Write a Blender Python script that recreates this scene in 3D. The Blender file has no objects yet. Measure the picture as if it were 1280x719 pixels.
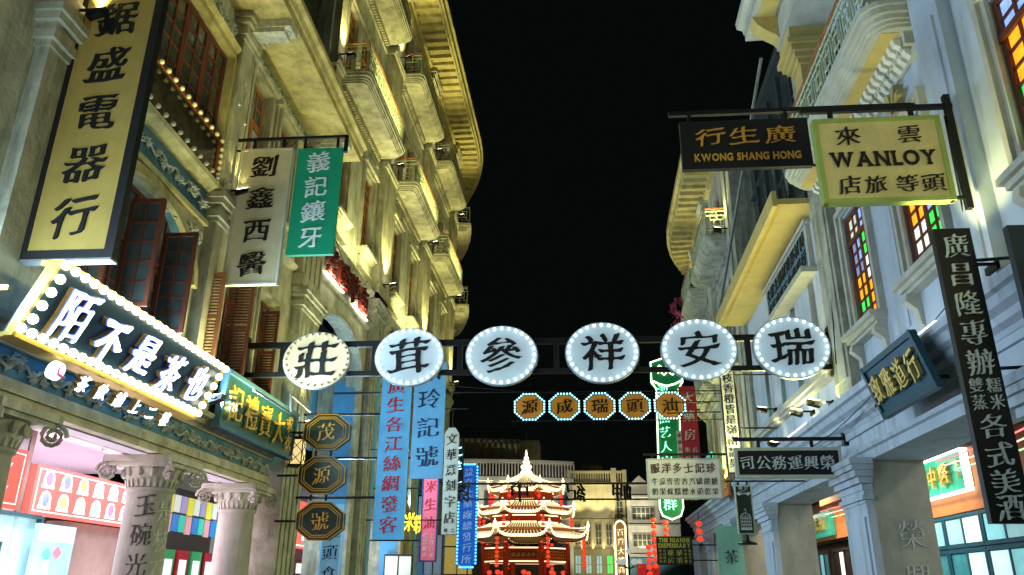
import bpy, bmesh, math, random
from mathutils import Vector, Matrix
from mathutils.geometry import delaunay_2d_cdt
random.seed(7)
scene = bpy.context.scene
COL = scene.collection
PI = math.pi

# ------------------------------------------------------------------ camera, world, exposure
CH = 1.6
cam_d = bpy.data.cameras.new('camera'); cam = bpy.data.objects.new('camera', cam_d); COL.objects.link(cam)
cam_d.sensor_width = 36; cam_d.lens = 985 / 1280 * 36; cam_d.clip_end = 600; cam_d.clip_start = 0.05
RX = ((0.99674134, 0.02191538, 0.07763001), (0.08033828, -0.35612366, -0.93097889), (0.00724312, 0.93418181, -0.35672382))
m4 = Matrix([list(RX[0]) + [0], list(RX[1]) + [0], list(RX[2]) + [CH], [0, 0, 0, 1]])
cam.matrix_world = m4
scene.camera = cam
wd = bpy.data.worlds.new('World'); scene.world = wd; wd.use_nodes = True
bg = wd.node_tree.nodes['Background']; bg.inputs[0].default_value = (0.55, 0.95, 0.80, 1); bg.inputs[1].default_value = 0.0024
scene.view_settings.view_transform = 'Standard'; scene.view_settings.look = 'None'
scene.view_settings.exposure = 0.18; scene.view_settings.gamma = 1
scene.render.engine = 'CYCLES'
cy = scene.cycles
cy.use_denoising = True; cy.max_bounces = 5; cy.diffuse_bounces = 3; cy.glossy_bounces = 2; cy.transmission_bounces = 3
cy.sample_clamp_indirect = 4; cy.sample_clamp_direct = 0; cy.caustics_reflective = False; cy.caustics_refractive = False
cy.use_light_tree = True

# ------------------------------------------------------------------ frames: (s along the street, o out from the wall, z up)
def make_frame(d, side, dist, bend=None, rad=14.):
    d = Vector((d[0], d[1], 0)).normalized()
    n = Vector((-d.y, d.x, 0)) * (1 if side == 'L' else -1)      # points from the street into the wall
    def f(s, o, z):
        if bend is not None and s > bend:
            t = (s - bend) / rad; r = rad + o
            s2 = bend + r * math.sin(t); o2 = r * math.cos(t) - rad
        else:
            s2, o2 = s, o
        p = d * s2 + n * (dist - o2); return Vector((p.x, p.y, z))
    f.flip = side == 'L'; f.bend = bend; f.d = d; f.n = n
    return f
FL = make_frame((-0.01886459, 0.99982205), 'L', 6.0)
FR = make_frame((0.01880544, 0.99982316), 'R', 4.4)
F2 = make_frame((0.0122315, 0.99992519), 'L', 6.5226, 35.5, 14.)
F3 = make_frame((0.01880544, 0.99982316), 'R', 4.4, 29.0, 11.)
def FW(x, y, z): return Vector((x, y, z))
FW.flip = False; FW.bend = None

# ------------------------------------------------------------------ materials
MATS = {}
def mat(name, col, rough=.7, var=.15, scale=2., bump=.0, metal=0., emit=0., ecol=None, stain=0., spec=.3, bscale=None, streak=False, alpha=None):
    m = bpy.data.materials.new(name); m.use_nodes = True; nt = m.node_tree; N = nt.nodes; L = nt.links
    b = N['Principled BSDF']; b.inputs['Roughness'].default_value = rough; b.inputs['Metallic'].default_value = metal
    b.inputs['Specular IOR Level'].default_value = spec
    c = (*col, 1)
    geo = N.new('ShaderNodeNewGeometry')
    no = N.new('ShaderNodeTexNoise'); no.inputs['Scale'].default_value = scale; no.inputs['Detail'].default_value = 6; no.inputs['Roughness'].default_value = .65
    if streak:
        mp = N.new('ShaderNodeMapping'); mp.inputs['Scale'].default_value = (1, 1, .18)
        L.new(geo.outputs['Position'], mp.inputs[0]); L.new(mp.outputs[0], no.inputs['Vector'])
    else:
        L.new(geo.outputs['Position'], no.inputs['Vector'])
    rm = N.new('ShaderNodeMapRange'); rm.inputs[1].default_value = .3; rm.inputs[2].default_value = .7
    rm.inputs[3].default_value = 1 - var; rm.inputs[4].default_value = 1 + var
    L.new(no.outputs[0], rm.inputs[0])
    mul = N.new('ShaderNodeVectorMath'); mul.operation = 'SCALE'; mul.inputs[0].default_value = col
    L.new(rm.outputs[0], mul.inputs['Scale']); out = mul.outputs[0]
    if stain > 0:
        n2 = N.new('ShaderNodeTexNoise'); n2.inputs['Scale'].default_value = 1.5; n2.inputs['Detail'].default_value = 8; n2.inputs['Roughness'].default_value = .7
        mp2 = N.new('ShaderNodeMapping'); mp2.inputs['Scale'].default_value = (2.0, 2.0, .28)
        L.new(geo.outputs['Position'], mp2.inputs[0]); L.new(mp2.outputs[0], n2.inputs['Vector'])
        r2 = N.new('ShaderNodeMapRange'); r2.inputs[1].default_value = .5; r2.inputs[2].default_value = .62
        L.new(n2.outputs[0], r2.inputs[0])
        mx = N.new('ShaderNodeMix'); mx.data_type = 'RGBA'; mm = N.new('ShaderNodeMath'); mm.operation = 'MULTIPLY'; mm.inputs[1].default_value = stain
        L.new(r2.outputs[0], mm.inputs[0]); L.new(mm.outputs[0], mx.inputs[0]); L.new(out, mx.inputs[6])
        mx.inputs[7].default_value = (col[0] * .38, col[1] * .38, col[2] * .33, 1); out = mx.outputs[2]
    L.new(out, b.inputs['Base Color'])
    if bump > 0:
        nb = N.new('ShaderNodeTexNoise'); nb.inputs['Scale'].default_value = bscale or scale * 9; nb.inputs['Detail'].default_value = 4
        L.new(geo.outputs['Position'], nb.inputs['Vector'])
        bu = N.new('ShaderNodeBump'); bu.inputs['Strength'].default_value = bump; bu.inputs['Distance'].default_value = .02
        L.new(nb.outputs[0], bu.inputs['Height']); L.new(bu.outputs[0], b.inputs['Normal'])
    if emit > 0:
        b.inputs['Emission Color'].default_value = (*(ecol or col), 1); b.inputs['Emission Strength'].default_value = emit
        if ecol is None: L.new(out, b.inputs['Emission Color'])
    MATS[name] = m; return m
def quiet(m): m.cycles.emission_sampling = 'NONE'; return m

plL = mat('plaster_cream', (.44, .41, .29), .85, .34, 2.2, .5, stain=.6, bscale=14)
plL2 = mat('plaster_pale_grey', (.46, .46, .37), .85, .32, 1.8, .5, stain=.65, bscale=12)
plY = mat('plaster_ochre', (.50, .42, .18), .85, .32, 2.6, .3, stain=.45)
plR = mat('plaster_blue_grey', (.46, .53, .60), .85, .10, 1.2, .25, stain=.4, bscale=10)
plG = mat('concrete_weathered', (.36, .36, .27), .9, .38, 3.0, .6, stain=.7, bscale=16)
relief = mat('relief_blue', (.07, .17, .23), .8, .25, 3)
relg = mat('relief_ornament', (.52, .52, .44), .8, .35, 9, .3)
wood = mat('red_brown_wood', (.13, .035, .018), .5, .3, 6, .15, streak=True)
woodO = mat('orange_brown_wood', (.36, .13, .04), .55, .3, 6, .15, streak=True)
woodD = mat('dark_wood', (.035, .018, .012), .5, .3, 5)
iron = mat('black_iron', (.012, .013, .013), .45, .3, 8, metal=.3)
ironG = mat('green_railing_metal', (.40, .44, .28), .5, .3, 8)
steel = mat('grey_steel', (.25, .27, .27), .4, .2, 8, metal=.6)
dark = mat('unlit_interior', (.010, .010, .011), .9, .3, 1)
glassD = mat('dark_window_glass', (.05, .06, .055), .12, .3, 3, spec=.6)
glassB = mat('bluish_window_glass', (.07, .10, .12), .12, .4, 3, spec=.6)
ground = mat('stone_paving', (.16, .155, .14), .6, .25, 1.5, .3)
gold = mat('gold_leaf_lettering', (.66, .40, .06), .38, .12, 20, metal=.15)
goldL = mat('bright_gold_lettering', (.72, .52, .14), .35, .12, 20, metal=.35)
blackp = mat('black_lacquer', (.012, .011, .010), .5, .2, 20)
ink = mat('black_ink_paint', (.008, .008, .008), .5, .1, 20)
whitep = mat('white_letter_paint', (.62, .66, .62), .6, .12, 12)
redp = mat('red_letter_paint', (.50, .012, .03), .5, .1, 12)
redL = mat('dark_red_letters', (.10, .010, .006), .5, .2, 12)
bulbW = quiet(mat('warm_bulb_glow', (1, .93, .72), .5, 0, emit=7.0, ecol=(1, .88, .55)))
bulbOff = mat('unlit_milky_bulb', (.62, .58, .38), .3, .05, 20)
bulbC = quiet(mat('cool_led_glow', (.9, .97, 1), .5, 0, emit=3.2, ecol=(.80, .95, 1)))
bulbT = quiet(mat('teal_led_glow', (.5, .9, 1), .5, 0, emit=2.2, ecol=(.35, .85, 1)))
ledB = quiet(mat('blue_led_glow', (.2, .7, 1), .5, 0, emit=2.4, ecol=(.08, .62, 1)))
lampW = quiet(mat('floodlight_lens_glow', (1, .95, .7), .5, 0, emit=14, ecol=(1, .93, .62)))
ledStrip = quiet(mat('white_led_strip_glow', (1, 1, 1), .5, 0, emit=4, ecol=(.9, .95, 1)))

# ------------------------------------------------------------------ mesh builder
def meta(o, label=None, cat=None, group=None, kind=None):
    if label: o['label'] = label
    if cat: o['category'] = cat
    if group: o['group'] = group
    if kind: o['kind'] = kind
    return o
WLOC = {}
def thing(name, label, cat, loc, group=None):
    o = bpy.data.objects.new(name, None); COL.objects.link(o); o.location = loc; o.empty_display_size = .2
    WLOC[o.name] = Vector(loc)
    return meta(o, label, cat, group)
class MB:
    def __init__(self, fr=FW): self.v = []; self.f = []; self.fr = fr
    def poly(self, pts, faces, flip=None):
        fl = self.fr.flip if flip is None else flip
        b = len(self.v); self.v += [self.fr(*p) for p in pts]
        for q in faces: self.f.append(tuple(b + i for i in (reversed(q) if fl else q)))
        return self
    def box(self, s0, s1, o0, o1, z0, z1):
        if s0 > s1: s0, s1 = s1, s0
        if o0 > o1: o0, o1 = o1, o0
        n = 1
        if self.fr.bend is not None and s1 > self.fr.bend and s1 - s0 > 1: n = int(math.ceil((s1 - s0) / 1.0))
        for k in range(n):
            a = s0 + (s1 - s0) * k / n; b = s0 + (s1 - s0) * (k + 1) / n
            pts = [(x, y, z) for z in (z0, z1) for y in (o0, o1) for x in (a, b)]
            fs = [(0, 2, 3, 1), (4, 5, 7, 6), (0, 1, 5, 4), (2, 6, 7, 3)]
            if k == 0: fs.append((0, 4, 6, 2))
            if k == n - 1: fs.append((1, 3, 7, 5))
            self.poly(pts, fs)
        return self
    def prism(self, pts2, a0, a1, ax='z'):
        n = len(pts2)
        def P(p, a): return (p[0], p[1], a) if ax == 'z' else ((a, p[0], p[1]) if ax == 's' else (p[0], a, p[1]))
        pts = [P(p, a0) for p in pts2] + [P(p, a1) for p in pts2]
        area = sum(pts2[i][0] * pts2[(i + 1) % n][1] - pts2[(i + 1) % n][0] * pts2[i][1] for i in range(n))
        fs = [tuple(range(n))[::-1], tuple(range(n, 2 * n))] + [(i, (i + 1) % n, n + (i + 1) % n, n + i) for i in range(n)]
        fl = self.fr.flip ^ (area < 0) ^ (ax == 'o')
        return self.poly(pts, fs, fl)
    def sweep(self, prof, s0, s1, step=1.):          # profile [(o,z)...] open, carried along s
        n = max(1, int(math.ceil((s1 - s0) / step))) if self.fr.bend is not None else 1
        m = len(prof); pts = []
        for k in range(n + 1):
            s = s0 + (s1 - s0) * k / n; pts += [(s, o, z) for o, z in prof]
        fs = [(k * m + j, (k + 1) * m + j, (k + 1) * m + j + 1, k * m + j + 1) for k in range(n) for j in range(m - 1)]
        fs += [tuple(range(m))[::-1], tuple(n * m + j for j in range(m))]
        return self.poly(pts, fs)
    def tube(self, path, r, n=6, closed=False):
        P = [self.fr(*p) for p in path]; b = len(self.v); k = len(P)
        for i, p in enumerate(P):
            a = P[(i - 1) % k] if (i or closed) else p; c = P[(i + 1) % k] if (i < k - 1 or closed) else p
            t = (c - a).normalized(); u = t.cross(Vector((0, 0, 1)))
            if u.length < .05: u = t.cross(Vector((1, 0, 0)))
            u.normalize(); w = t.cross(u); rr = r[i] if isinstance(r, (list, tuple)) else r
            for j in range(n): th = 2 * PI * j / n; self.v.append(p + (u * math.cos(th) + w * math.sin(th)) * rr)
        for i in range(k if closed else k - 1):
            for j in range(n):
                i2 = (i + 1) % k
                self.f.append((b + i * n + j, b + i2 * n + j, b + i2 * n + (j + 1) % n, b + i * n + (j + 1) % n))
        if not closed:
            self.f.append(tuple(b + j for j in range(n))); self.f.append(tuple(b + (k - 1) * n + j for j in range(n))[::-1])
        return self
    def lathe(self, c, prof, n=16, a0=0.):           # prof [(r,z)], vertical axis through c
        C = self.fr(*c); b = len(self.v); m = len(prof)
        for r, z in prof:
            for j in range(n): t = a0 + 2 * PI * j / n; self.v.append(C + Vector((r * math.cos(t), r * math.sin(t), z)))
        for i in range(m - 1):
            for j in range(n): self.f.append((b + i * n + j, b + i * n + (j + 1) % n, b + (i + 1) * n + (j + 1) % n, b + (i + 1) * n + j))
        self.f.append(tuple(b + j for j in range(n))[::-1]); self.f.append(tuple(b + (m - 1) * n + j for j in range(n)))
        return self
    def ball(self, p, r, n=8, m=5, squash=1.):
        return self.lathe(p, [(max(r * math.sin(PI * i / m), .001), -r * math.cos(PI * i / m) * squash) for i in range(m + 1)], n)
    def done(self, name, m, parent=None, label=None, cat=None, group=None, kind=None, smooth=False, loc=None):
        if not self.v: return None
        if parent is not None: org = WLOC[parent.name]
        else: org = Vector(loc) if loc else sum(self.v, Vector()) / len(self.v)
        me = bpy.data.meshes.new(name); me.from_pydata([v - org for v in self.v], [], self.f); me.materials.append(m)
        if smooth: me.polygons.foreach_set('use_smooth', [True] * len(me.polygons))
        me.update()
        o = bpy.data.objects.new(name, me); COL.objects.link(o); WLOC[o.name] = org
        if parent is not None: o.parent = parent
        else: o.location = org
        return meta(o, label, cat, group, kind)
def inst(name, me, M, parent, m=None):
    o = bpy.data.objects.new(name, me); COL.objects.link(o)
    if parent is not None: o.parent = parent; M = Matrix.Translation(-WLOC[parent.name]) @ M
    o.matrix_basis = M
    if m is not None: o.material_slots[0].link = 'OBJECT'; o.material_slots[0].material = m
    return o
def unit_mesh(name, build, m=ink):
    b = MB(); build(b); me = bpy.data.meshes.new(name); me.from_pydata(b.v, [], b.f); me.materials.append(m); me.update(); return me
ballM = unit_mesh('bulb', lambda b: b.ball((0, 0, 0), 1, 8, 5)); ballM.polygons.foreach_set('use_smooth', [True] * len(ballM.polygons))
cubeM = unit_mesh('pane', lambda b: b.box(-.5, .5, -.5, .5, -.5, .5))
def basis(o, x, y, z, sx, sy, sz):
    M = Matrix.Identity(4)
    for i, (v, k) in enumerate(((x, sx), (y, sy), (z, sz))):
        for j in range(3): M[j][i] = v[j] * k
    M[0][3], M[1][3], M[2][3] = o; return M
def fbasis(fr, s, o, z, ls, lo, lz):                # unit cube placed in a frame
    a = fr(s, o, z); x = (fr(s + .01, o, z) - a).normalized(); y = (fr(s, o + .01, z) - a).normalized()
    return basis(a, x, y, Vector((0, 0, 1)), ls, lo, lz)
def bulb(p, r, parent, m, name='bulb'): return inst(name, ballM, Matrix.Translation(p) @ Matrix.Scale(r, 4), parent, m)

# ------------------------------------------------------------------ brush lettering
GL = {}
gsc = bpy.data.scenes.new('glyph_scratch')
def outline(ch):
    cu = bpy.data.curves.new('g', 'FONT'); cu.body = ch; cu.size = 1
    o = bpy.data.objects.new('g', cu); gsc.collection.objects.link(o); gsc.view_layers[0].update()
    c2 = o.to_curve(gsc.view_layers[0].depsgraph); loops = []
    for sp in c2.splines:
        bp = sp.bezier_points; n = len(bp); L = []
        for i in range(n):
            a, b = bp[i], bp[(i + 1) % n]; p0, p1, p2, p3 = a.co.xy, a.handle_right.xy, b.handle_left.xy, b.co.xy
            d = p3 - p0
            st = d.length < 1e-6 or (abs((p1 - p0).cross(d)) < 1e-3 * d.length and abs((p2 - p0).cross(d)) < 1e-3 * d.length)
            for k in range(1 if st else 3):
                t = 0 if st else k / 3
                L.append(p0 * (1 - t) ** 3 + p1 * 3 * t * (1 - t) ** 2 + p2 * 3 * t * t * (1 - t) + p3 * t ** 3)
        Q = [L[i] for i in range(len(L)) if (L[i] - L[i - 1]).length > 1e-4]
        if len(Q) > 2: loops.append(Q)
    o.to_curve_clear(); bpy.data.objects.remove(o); bpy.data.curves.remove(cu)
    return loops
def area(L): return .5 * sum(L[i].x * L[(i + 1) % len(L)].y - L[(i + 1) % len(L)].x * L[i].y for i in range(len(L)))
def brush(loops, ph=0.):
    big = max(loops, key=lambda L: abs(area(L))); sg = 1 if area(big) > 0 else -1
    res = []
    for L in loops:
        if sg < 0: L = L[::-1]
        n = len(L); P = [p.copy() for p in L]
        for i in range(n):
            a, b = L[i], L[(i + 1) % n]; e = b - a; l = e.length
            if not .035 < l < .115: continue
            pa, nb = L[i - 1], L[(i + 2) % n]
            c1 = (a - pa).normalized().cross(e / l); c2 = (e / l).cross((nb - b).normalized())
            if c1 < .75 or c2 < .75 or (a - pa).length < .03 or (nb - b).length < .03: continue
            d = Vector((e.y, -e.x)) / l; g = math.degrees(math.atan2(d.y, d.x)); mid = (a + b) / 2
            if -25 < g <= 25: k, ext, sl = 1.75, .010, -.034      # right end: heavy press
            elif abs(g) > 155: k, ext, sl = 1.5, .012, .028       # left end
            elif 65 < g < 115: k, ext, sl = 1.3, .012, .03         # top
            elif -115 < g <= -65: k, ext, sl = .75, .012, .02
            elif -155 <= g <= -115: k, ext, sl = .12, .06, 0     # falling left: thins out
            elif -65 < g <= -25: k, ext, sl = 1.6, .03, -.05      # falling right: broad foot
            else: k, ext, sl = .9, .0, 0
            P[i] = mid + (a - mid) * k + d * (ext + sl); P[(i + 1) % n] = mid + (b - mid) * k + d * (ext - sl)
        Q = []
        for i in range(n):
            a, b = P[i], P[(i + 1) % n]; e = b - a; l = e.length
            if l < 1e-5: continue
            k = min(.25, .020 / l) if l > .02 else .25
            A, B_ = a + e * k, b - e * k; m = max(1, int(l / .09)); inn = Vector((-e.y, e.x)) / l
            w = (.016 if abs(e.y) < abs(e.x) * .35 else .010) if l > .18 else 0
            Q += [A.lerp(B_, j / m) + inn * w * math.sin(PI * j / m) for j in range(m + 1)]
        res.append([Vector((p.x + .020 * math.sin(PI * 1.4 * p.y + ph), p.y + .12 * (p.x - .5) + .022 * math.sin(PI * 1.7 * p.x + ph * 1.7)))
                    + Vector((math.sin(31 * p.x + 17 * p.y + ph), math.cos(27 * p.y - 13 * p.x + ph))) * .0045 for p in Q])
    return res
def glyph(ch, style='brush', wt=.012):
    key = (ch, style, wt)
    if key in GL: return GL[key]
    loops = outline(ch)
    if style == 'serif':
        out = []
        big0 = max(loops, key=lambda L: abs(area(L)))
        if area(big0) < 0: loops = [L[::-1] for L in loops]
        for L in loops:
            n = len(L); Q = []
            for i in range(n):
                p, q, r = L[i - 1], L[i], L[(i + 1) % n]; e1, e2 = q - p, r - q
                def term(e, a_, c_): return abs(e.y) < .02 and .05 < e.length < .24 and a_.normalized().cross(e.normalized()) > .5 and e.normalized().cross(c_.normalized()) > .5
                t2 = term(e2, e1, L[(i + 2) % n] - r); t1 = term(e1, p - L[i - 2], e2); sx = .055
                if t2: d = -1 if e2.x > 0 else 1; Q += [q - e1.normalized() * min(.09, e1.length * .4), q - e1.normalized() * .03 + Vector((d * sx, 0)), q + Vector((d * sx, 0))]
                elif t1: d = 1 if e1.x > 0 else -1; Q += [q + Vector((d * sx, 0)), q + e2.normalized() * .03 + Vector((d * sx, 0)), q + e2.normalized() * min(.09, e2.length * .4)]
                else: Q.append(q)
            out.append(Q)
        loops = out
    if style == 'brush': loops = brush(loops, (ord(ch) * 7 % 63) / 10)
    pts, edges, LL = [], [], []
    big = max(loops, key=lambda L: abs(area(L)))
    if area(big) < 0: loops = [L[::-1] for L in loops]
    for L in loops:
        n = len(L); Q = []
        for i in range(n):
            e1 = (L[i] - L[i - 1]).normalized(); e2 = (L[(i + 1) % n] - L[i]).normalized()
            nn = Vector((e1.y + e2.y, -e1.x - e2.x)); k = nn.length
            nn = nn / k * min(1.5, 2 / max(k, .3)) if k > .05 else Vector((0, 0))
            Q.append(L[i] + Vector((nn.x * wt, nn.y * (wt - (.028 if style == 'brush' else 0)))))
        LL.append(Q); b0 = len(pts); pts += Q; edges += [(b0 + i, b0 + (i + 1) % n) for i in range(n)]
    vs, es, fs, _, _, _ = delaunay_2d_cdt(pts, edges, [], 0, 1e-5)
    segs = [(Q[i], Q[(i + 1) % len(Q)]) for Q in LL for i in range(len(Q))]
    def wind(p):
        w = 0
        for a, c in segs:
            if (a.y > p.y) != (c.y > p.y):
                x = a.x + (p.y - a.y) / (c.y - a.y) * (c.x - a.x)
                if x > p.x: w += 1 if c.y > a.y else -1
        return w
    keep = [tuple(f) for f in fs if len(f) == 3 and wind((vs[f[0]] + vs[f[1]] + vs[f[2]]) / 3) > 0]
    cnt = {}
    for f in keep:
        for i in range(3): cnt[(f[i], f[(i + 1) % 3])] = 1
    nv = len(vs); F = [tuple(nv + i for i in f) for f in keep]
    for (a, c) in cnt:
        if (c, a) not in cnt: F.append((a, c, nv + c, nv + a))
    me = bpy.data.meshes.new('character'); me.from_pydata([(v.x, v.y, 0) for v in vs] + [(v.x, v.y, 1) for v in vs], [], F)
    used = {i for f in F for i in f}; bm = bmesh.new(); bm.from_mesh(me); bmesh.ops.delete(bm, geom=[v for v in bm.verts if not v.link_faces], context='VERTS'); bm.to_mesh(me); bm.free(); me.update()
    xs = [v.co.x for v in me.vertices]; cx = (min(xs) + max(xs)) / 2; me_w = max(xs) - min(xs)
    wide = ord(ch) > 0x2000
    for v in me.vertices:
        v.co.x -= .5 if wide else cx; v.co.y -= .38 if wide else .36
    me['w'] = me_w; me.name = 'character'
    if not me.materials: me.materials.append(None)
    GL[key] = me; return me
def char(parent, ch, p, ux, uy, w, h, m, depth=.015, style='brush', wt=.012, name='character'):
    ux = ux.normalized(); uy = uy.normalized(); n = ux.cross(uy)
    return inst(name, glyph(ch, style, wt), basis(p, ux, uy, n, w, h, depth), parent, m)
def word(parent, text, p, ux, uy, w, h, m, depth=.01, wt=.03, name='letter', sp=.08, style='plain'):   # latin line centred on p
    ws = [glyph(c, style, wt)['w'] if c != ' ' else .28 for c in text]; tot = sum(ws) + sp * (len(text) - 1)
    k = w / tot; x = -w / 2
    for c, a in zip(text, ws):
        if c != ' ': char(parent, c, p + ux.normalized() * (x + a * k / 2), ux, uy, k, h, m, depth, style, wt, name)
        x += (a + sp) * k

# ------------------------------------------------------------------ lights
SPOTK = 3.4
def spot(p, target, e, size=70, col=(1, .80, .36), blend=.7, r=.06):
    l = bpy.data.lights.new('flood', 'SPOT'); l.energy = e * SPOTK; l.color = col; l.spot_size = math.radians(size); l.spot_blend = blend; l.shadow_soft_size = r
    o = bpy.data.objects.new('floodlight_lamp', l); COL.objects.link(o); o.location = p
    o.rotation_euler = (Vector(target) - Vector(p)).to_track_quat('-Z', 'Y').to_euler(); return o
def areal(p, target, e, sx, sy, col):
    l = bpy.data.lights.new('panel', 'AREA'); l.shape = 'RECTANGLE'; l.size = sx; l.size_y = sy; l.energy = e; l.color = col
    o = bpy.data.objects.new('panel_lamp', l); COL.objects.link(o); o.location = p
    o.rotation_euler = (Vector(target) - Vector(p)).to_track_quat('-Z', 'Y').to_euler(); return o
def pointl(p, e, col, r=.1):
    l = bpy.data.lights.new('glow', 'POINT'); l.energy = e; l.color = col; l.shadow_soft_size = r
    o = bpy.data.objects.new('glow_lamp', l); COL.objects.link(o); o.location = p; return o
WARM = (1, .95, .36); COOL = (.50, .74, 1); PINK = (1, .78, .92)
def floodlight(fr, s, o, z, label, e=60, size=75, col=WARM, up=4., lean=.0, lamp=True):
    t = thing('floodlight', label, 'floodlight', fr(s, o, z), 'floodlights on the house fronts')
    b = MB(fr); b.prism([(o - .10, z - .08), (o + .10, z - .02), (o + .12, z + .06), (o - .11, z + .025)], s - .09, s + .09, 's'); b.done('housing', iron, t)
    MB(fr).prism([(o - .09, z + .032), (o + .10, z + .060), (o + .10, z + .070), (o - .09, z + .042)], s - .075, s + .075, 's').done('lens', lampW, t)
    b = MB(fr); b.box(s - .12, s - .095, o - .3, o + .02, z - .02, z + .01); b.box(s - .12, s + .12, o - .32, o - .28, z - .05, z + .03); b.done('bracket', iron, t)
    if lamp: spot(fr(s, o - .0, z + .12), fr(s, o - .22 + lean, z + up), e, size, col)
    return t

# ------------------------------------------------------------------ building pieces
def wallh(fr, parent, s0, s1, z0, z1, holes, th, m, name='wall', o=0.):
    S = sorted({s0, s1, *[h[0] for h in holes], *[h[1] for h in holes]}); Z = sorted({z0, z1, *[h[2] for h in holes], *[h[3] for h in holes]})
    S = [s for s in S if s0 <= s <= s1]; Z = [z for z in Z if z0 <= z <= z1]; b = MB(fr)
    for i in range(len(S) - 1):
        cs = (S[i] + S[i + 1]) / 2; run = None
        for j in range(len(Z) - 1):
            cz = (Z[j] + Z[j + 1]) / 2
            hole = any(h[0] < cs < h[1] and h[2] < cz < h[3] for h in holes)
            if not hole: run = (run[0], Z[j + 1]) if run else (Z[j], Z[j + 1])
            if (hole or j == len(Z) - 2) and run: b.box(S[i], S[i + 1], o - th, o, run[0], run[1]); run = None
    return b.done(name, m, parent)
def window(fr, parent, s0, s1, o, z0, z1, nc, nr, fm, pm, border=.06, bar=.03, name='window', dp=.06, panes=True, wide=(), label=None):
    b = MB(fr)
    b.box(s0, s0 + border, o - dp, o, z0, z1); b.box(s1 - border, s1, o - dp, o, z0, z1)
    b.box(s0 + border, s1 - border, o - dp, o, z0, z0 + border); b.box(s0 + border, s1 - border, o - dp, o, z1 - border, z1)
    S = [s0 + border + (s1 - s0 - 2 * border) * i / nc for i in range(nc + 1)]; Z = [z0 + border + (z1 - z0 - 2 * border) * i / nr for i in range(nr + 1)]
    for i in range(1, nc): k = bar * (2.2 if i in wide else 1); b.box(S[i] - k / 2, S[i] + k / 2, o - dp * .9, o - .006, z0 + border, z1 - border)
    for j in range(1, nr): b.box(s0 + border, s1 - border, o - dp * .8, o - .012, Z[j] - bar / 2, Z[j] + bar / 2)
    w = b.done(name, fm, parent, label)
    if panes:
        for i in range(nc):
            for j in range(nr):
                m = pm(i, j) if callable(pm) else pm
                inst('pane', cubeM, fbasis(fr, (S[i] + S[i + 1]) / 2, o - dp * .5, (Z[j] + Z[j + 1]) / 2, S[i + 1] - S[i] - bar * .6, .012, Z[j + 1] - Z[j] - bar * .6), w, m)
    else: MB(fr).box(s0 + border, s1 - border, o - dp * .55, o - dp * .4, z0 + border, z1 - border).done('pane', pm, w)
    return w
def backing(fr, parent, s0, s1, z0, z1, depth=4., o=-.9, m=dark):
    MB(fr).box(s0, s1, o - depth, o, z0, z1).done('building_core', m, parent)
def pilaster(fr, parent, s0, s1, z0, z1, o=.16, m=plL, flutes=3, cap=True, name='pilaster', o0=0.):
    b = MB(fr); b.box(s0, s1, o0 + .001, o, z0, z1 - (.5 if cap else 0))
    w = s1 - s0
    if flutes:
        k = w / (flutes * 2 + 1)
        for i in range(flutes): b.box(s0 + k * (2 * i + 1), s0 + k * (2 * i + 2), o, o + .025, z0 + .35, z1 - .75)
    b.box(s0 - .05, s1 + .05, o0 + .001, o + .06, z0, z0 + .3)
    if cap:
        for i, (e, a, c) in enumerate(((.03, .5, .42), (.08, .42, .3), (.04, .3, .2), (.13, .2, .1), (.17, .1, .0))):
            b.box(s0 - e, s1 + e, o0 + .001, o + e, z1 - a, z1 - c)
    return b.done(name, m, parent)
def sill(fr, parent, s0, s1, z, m, o=.22, name='window_sill', brackets=True):
    b = MB(fr); b.box(s0 - .1, s1 + .1, .001, o, z - .08, z); b.box(s0 - .05, s1 + .05, .001, o - .06, z - .15, z - .08); b.box(s0 - .02, s1 + .02, .001, o - .11, z - .2, z - .15)
    w = b.done(name, m, parent)
    if brackets:
        for s in (s0 + .08, s1 - .08):
            MB(fr).prism([(.001, z - .2), (o - .08, z - .2), (o - .06, z - .3), (.07, z - .42), (.05, z - .62), (.001, z - .66)], s - .07, s + .07, 's').done('sill_bracket', m, w)
    return w
def scrolls(fr, parent, s0, s1, z0, z1, o, step, name='relief_ornament', m=relg, th=.05):   # plaster vine and flower relief
    b = MB(fr); h = (z1 - z0); zc = (z0 + z1) / 2; rnd = random.Random(int(s0 * 100)); n = max(2, int((s1 - s0) / step * 1.6))
    path = [(s0 + (s1 - s0) * i / (n * 4), o + th * .35, zc + h * .16 * math.sin(i * PI / 4 + .4 * math.sin(i)) ) for i in range(n * 4 + 1)]
    b.tube(path, th * .22, 4)
    for i in range(n):
        c = s0 + (i + .5 + rnd.uniform(-.25, .25)) * (s1 - s0) / n; up = rnd.uniform(-.25, .25); r = min(step, h) * rnd.uniform(.28, .42)
        for k in range(9):
            t = k / 9 * 2 * PI + rnd.random(); L = r * rnd.uniform(.5, 1.15); f = rnd.uniform(.35, .6)
            cs, cz = c + f * L * math.cos(t), zc + up * h + f * L * math.sin(t); dx, dz = math.cos(t) * L * .5, math.sin(t) * L * .5; w = rnd.uniform(.28, .5)
            if not z0 < cz - abs(dz) or not cz + abs(dz) < z1: continue
            b.poly([(cs - dx, o + .004, cz - dz), (cs - dz * w, o + th * .5, cz + dx * w), (cs + dx, o + .01, cz + dz), (cs + dz * w, o + th * .3, cz - dx * w), (cs, o + th * rnd.uniform(.8, 1.4), cz)],
                   [(0, 4, 1), (1, 4, 2), (2, 4, 3), (3, 4, 0)])
        b.ball((c, o + th * .5, zc + up * h), r * .2, 6, 4)
    return b.done(name, m, parent)
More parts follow.
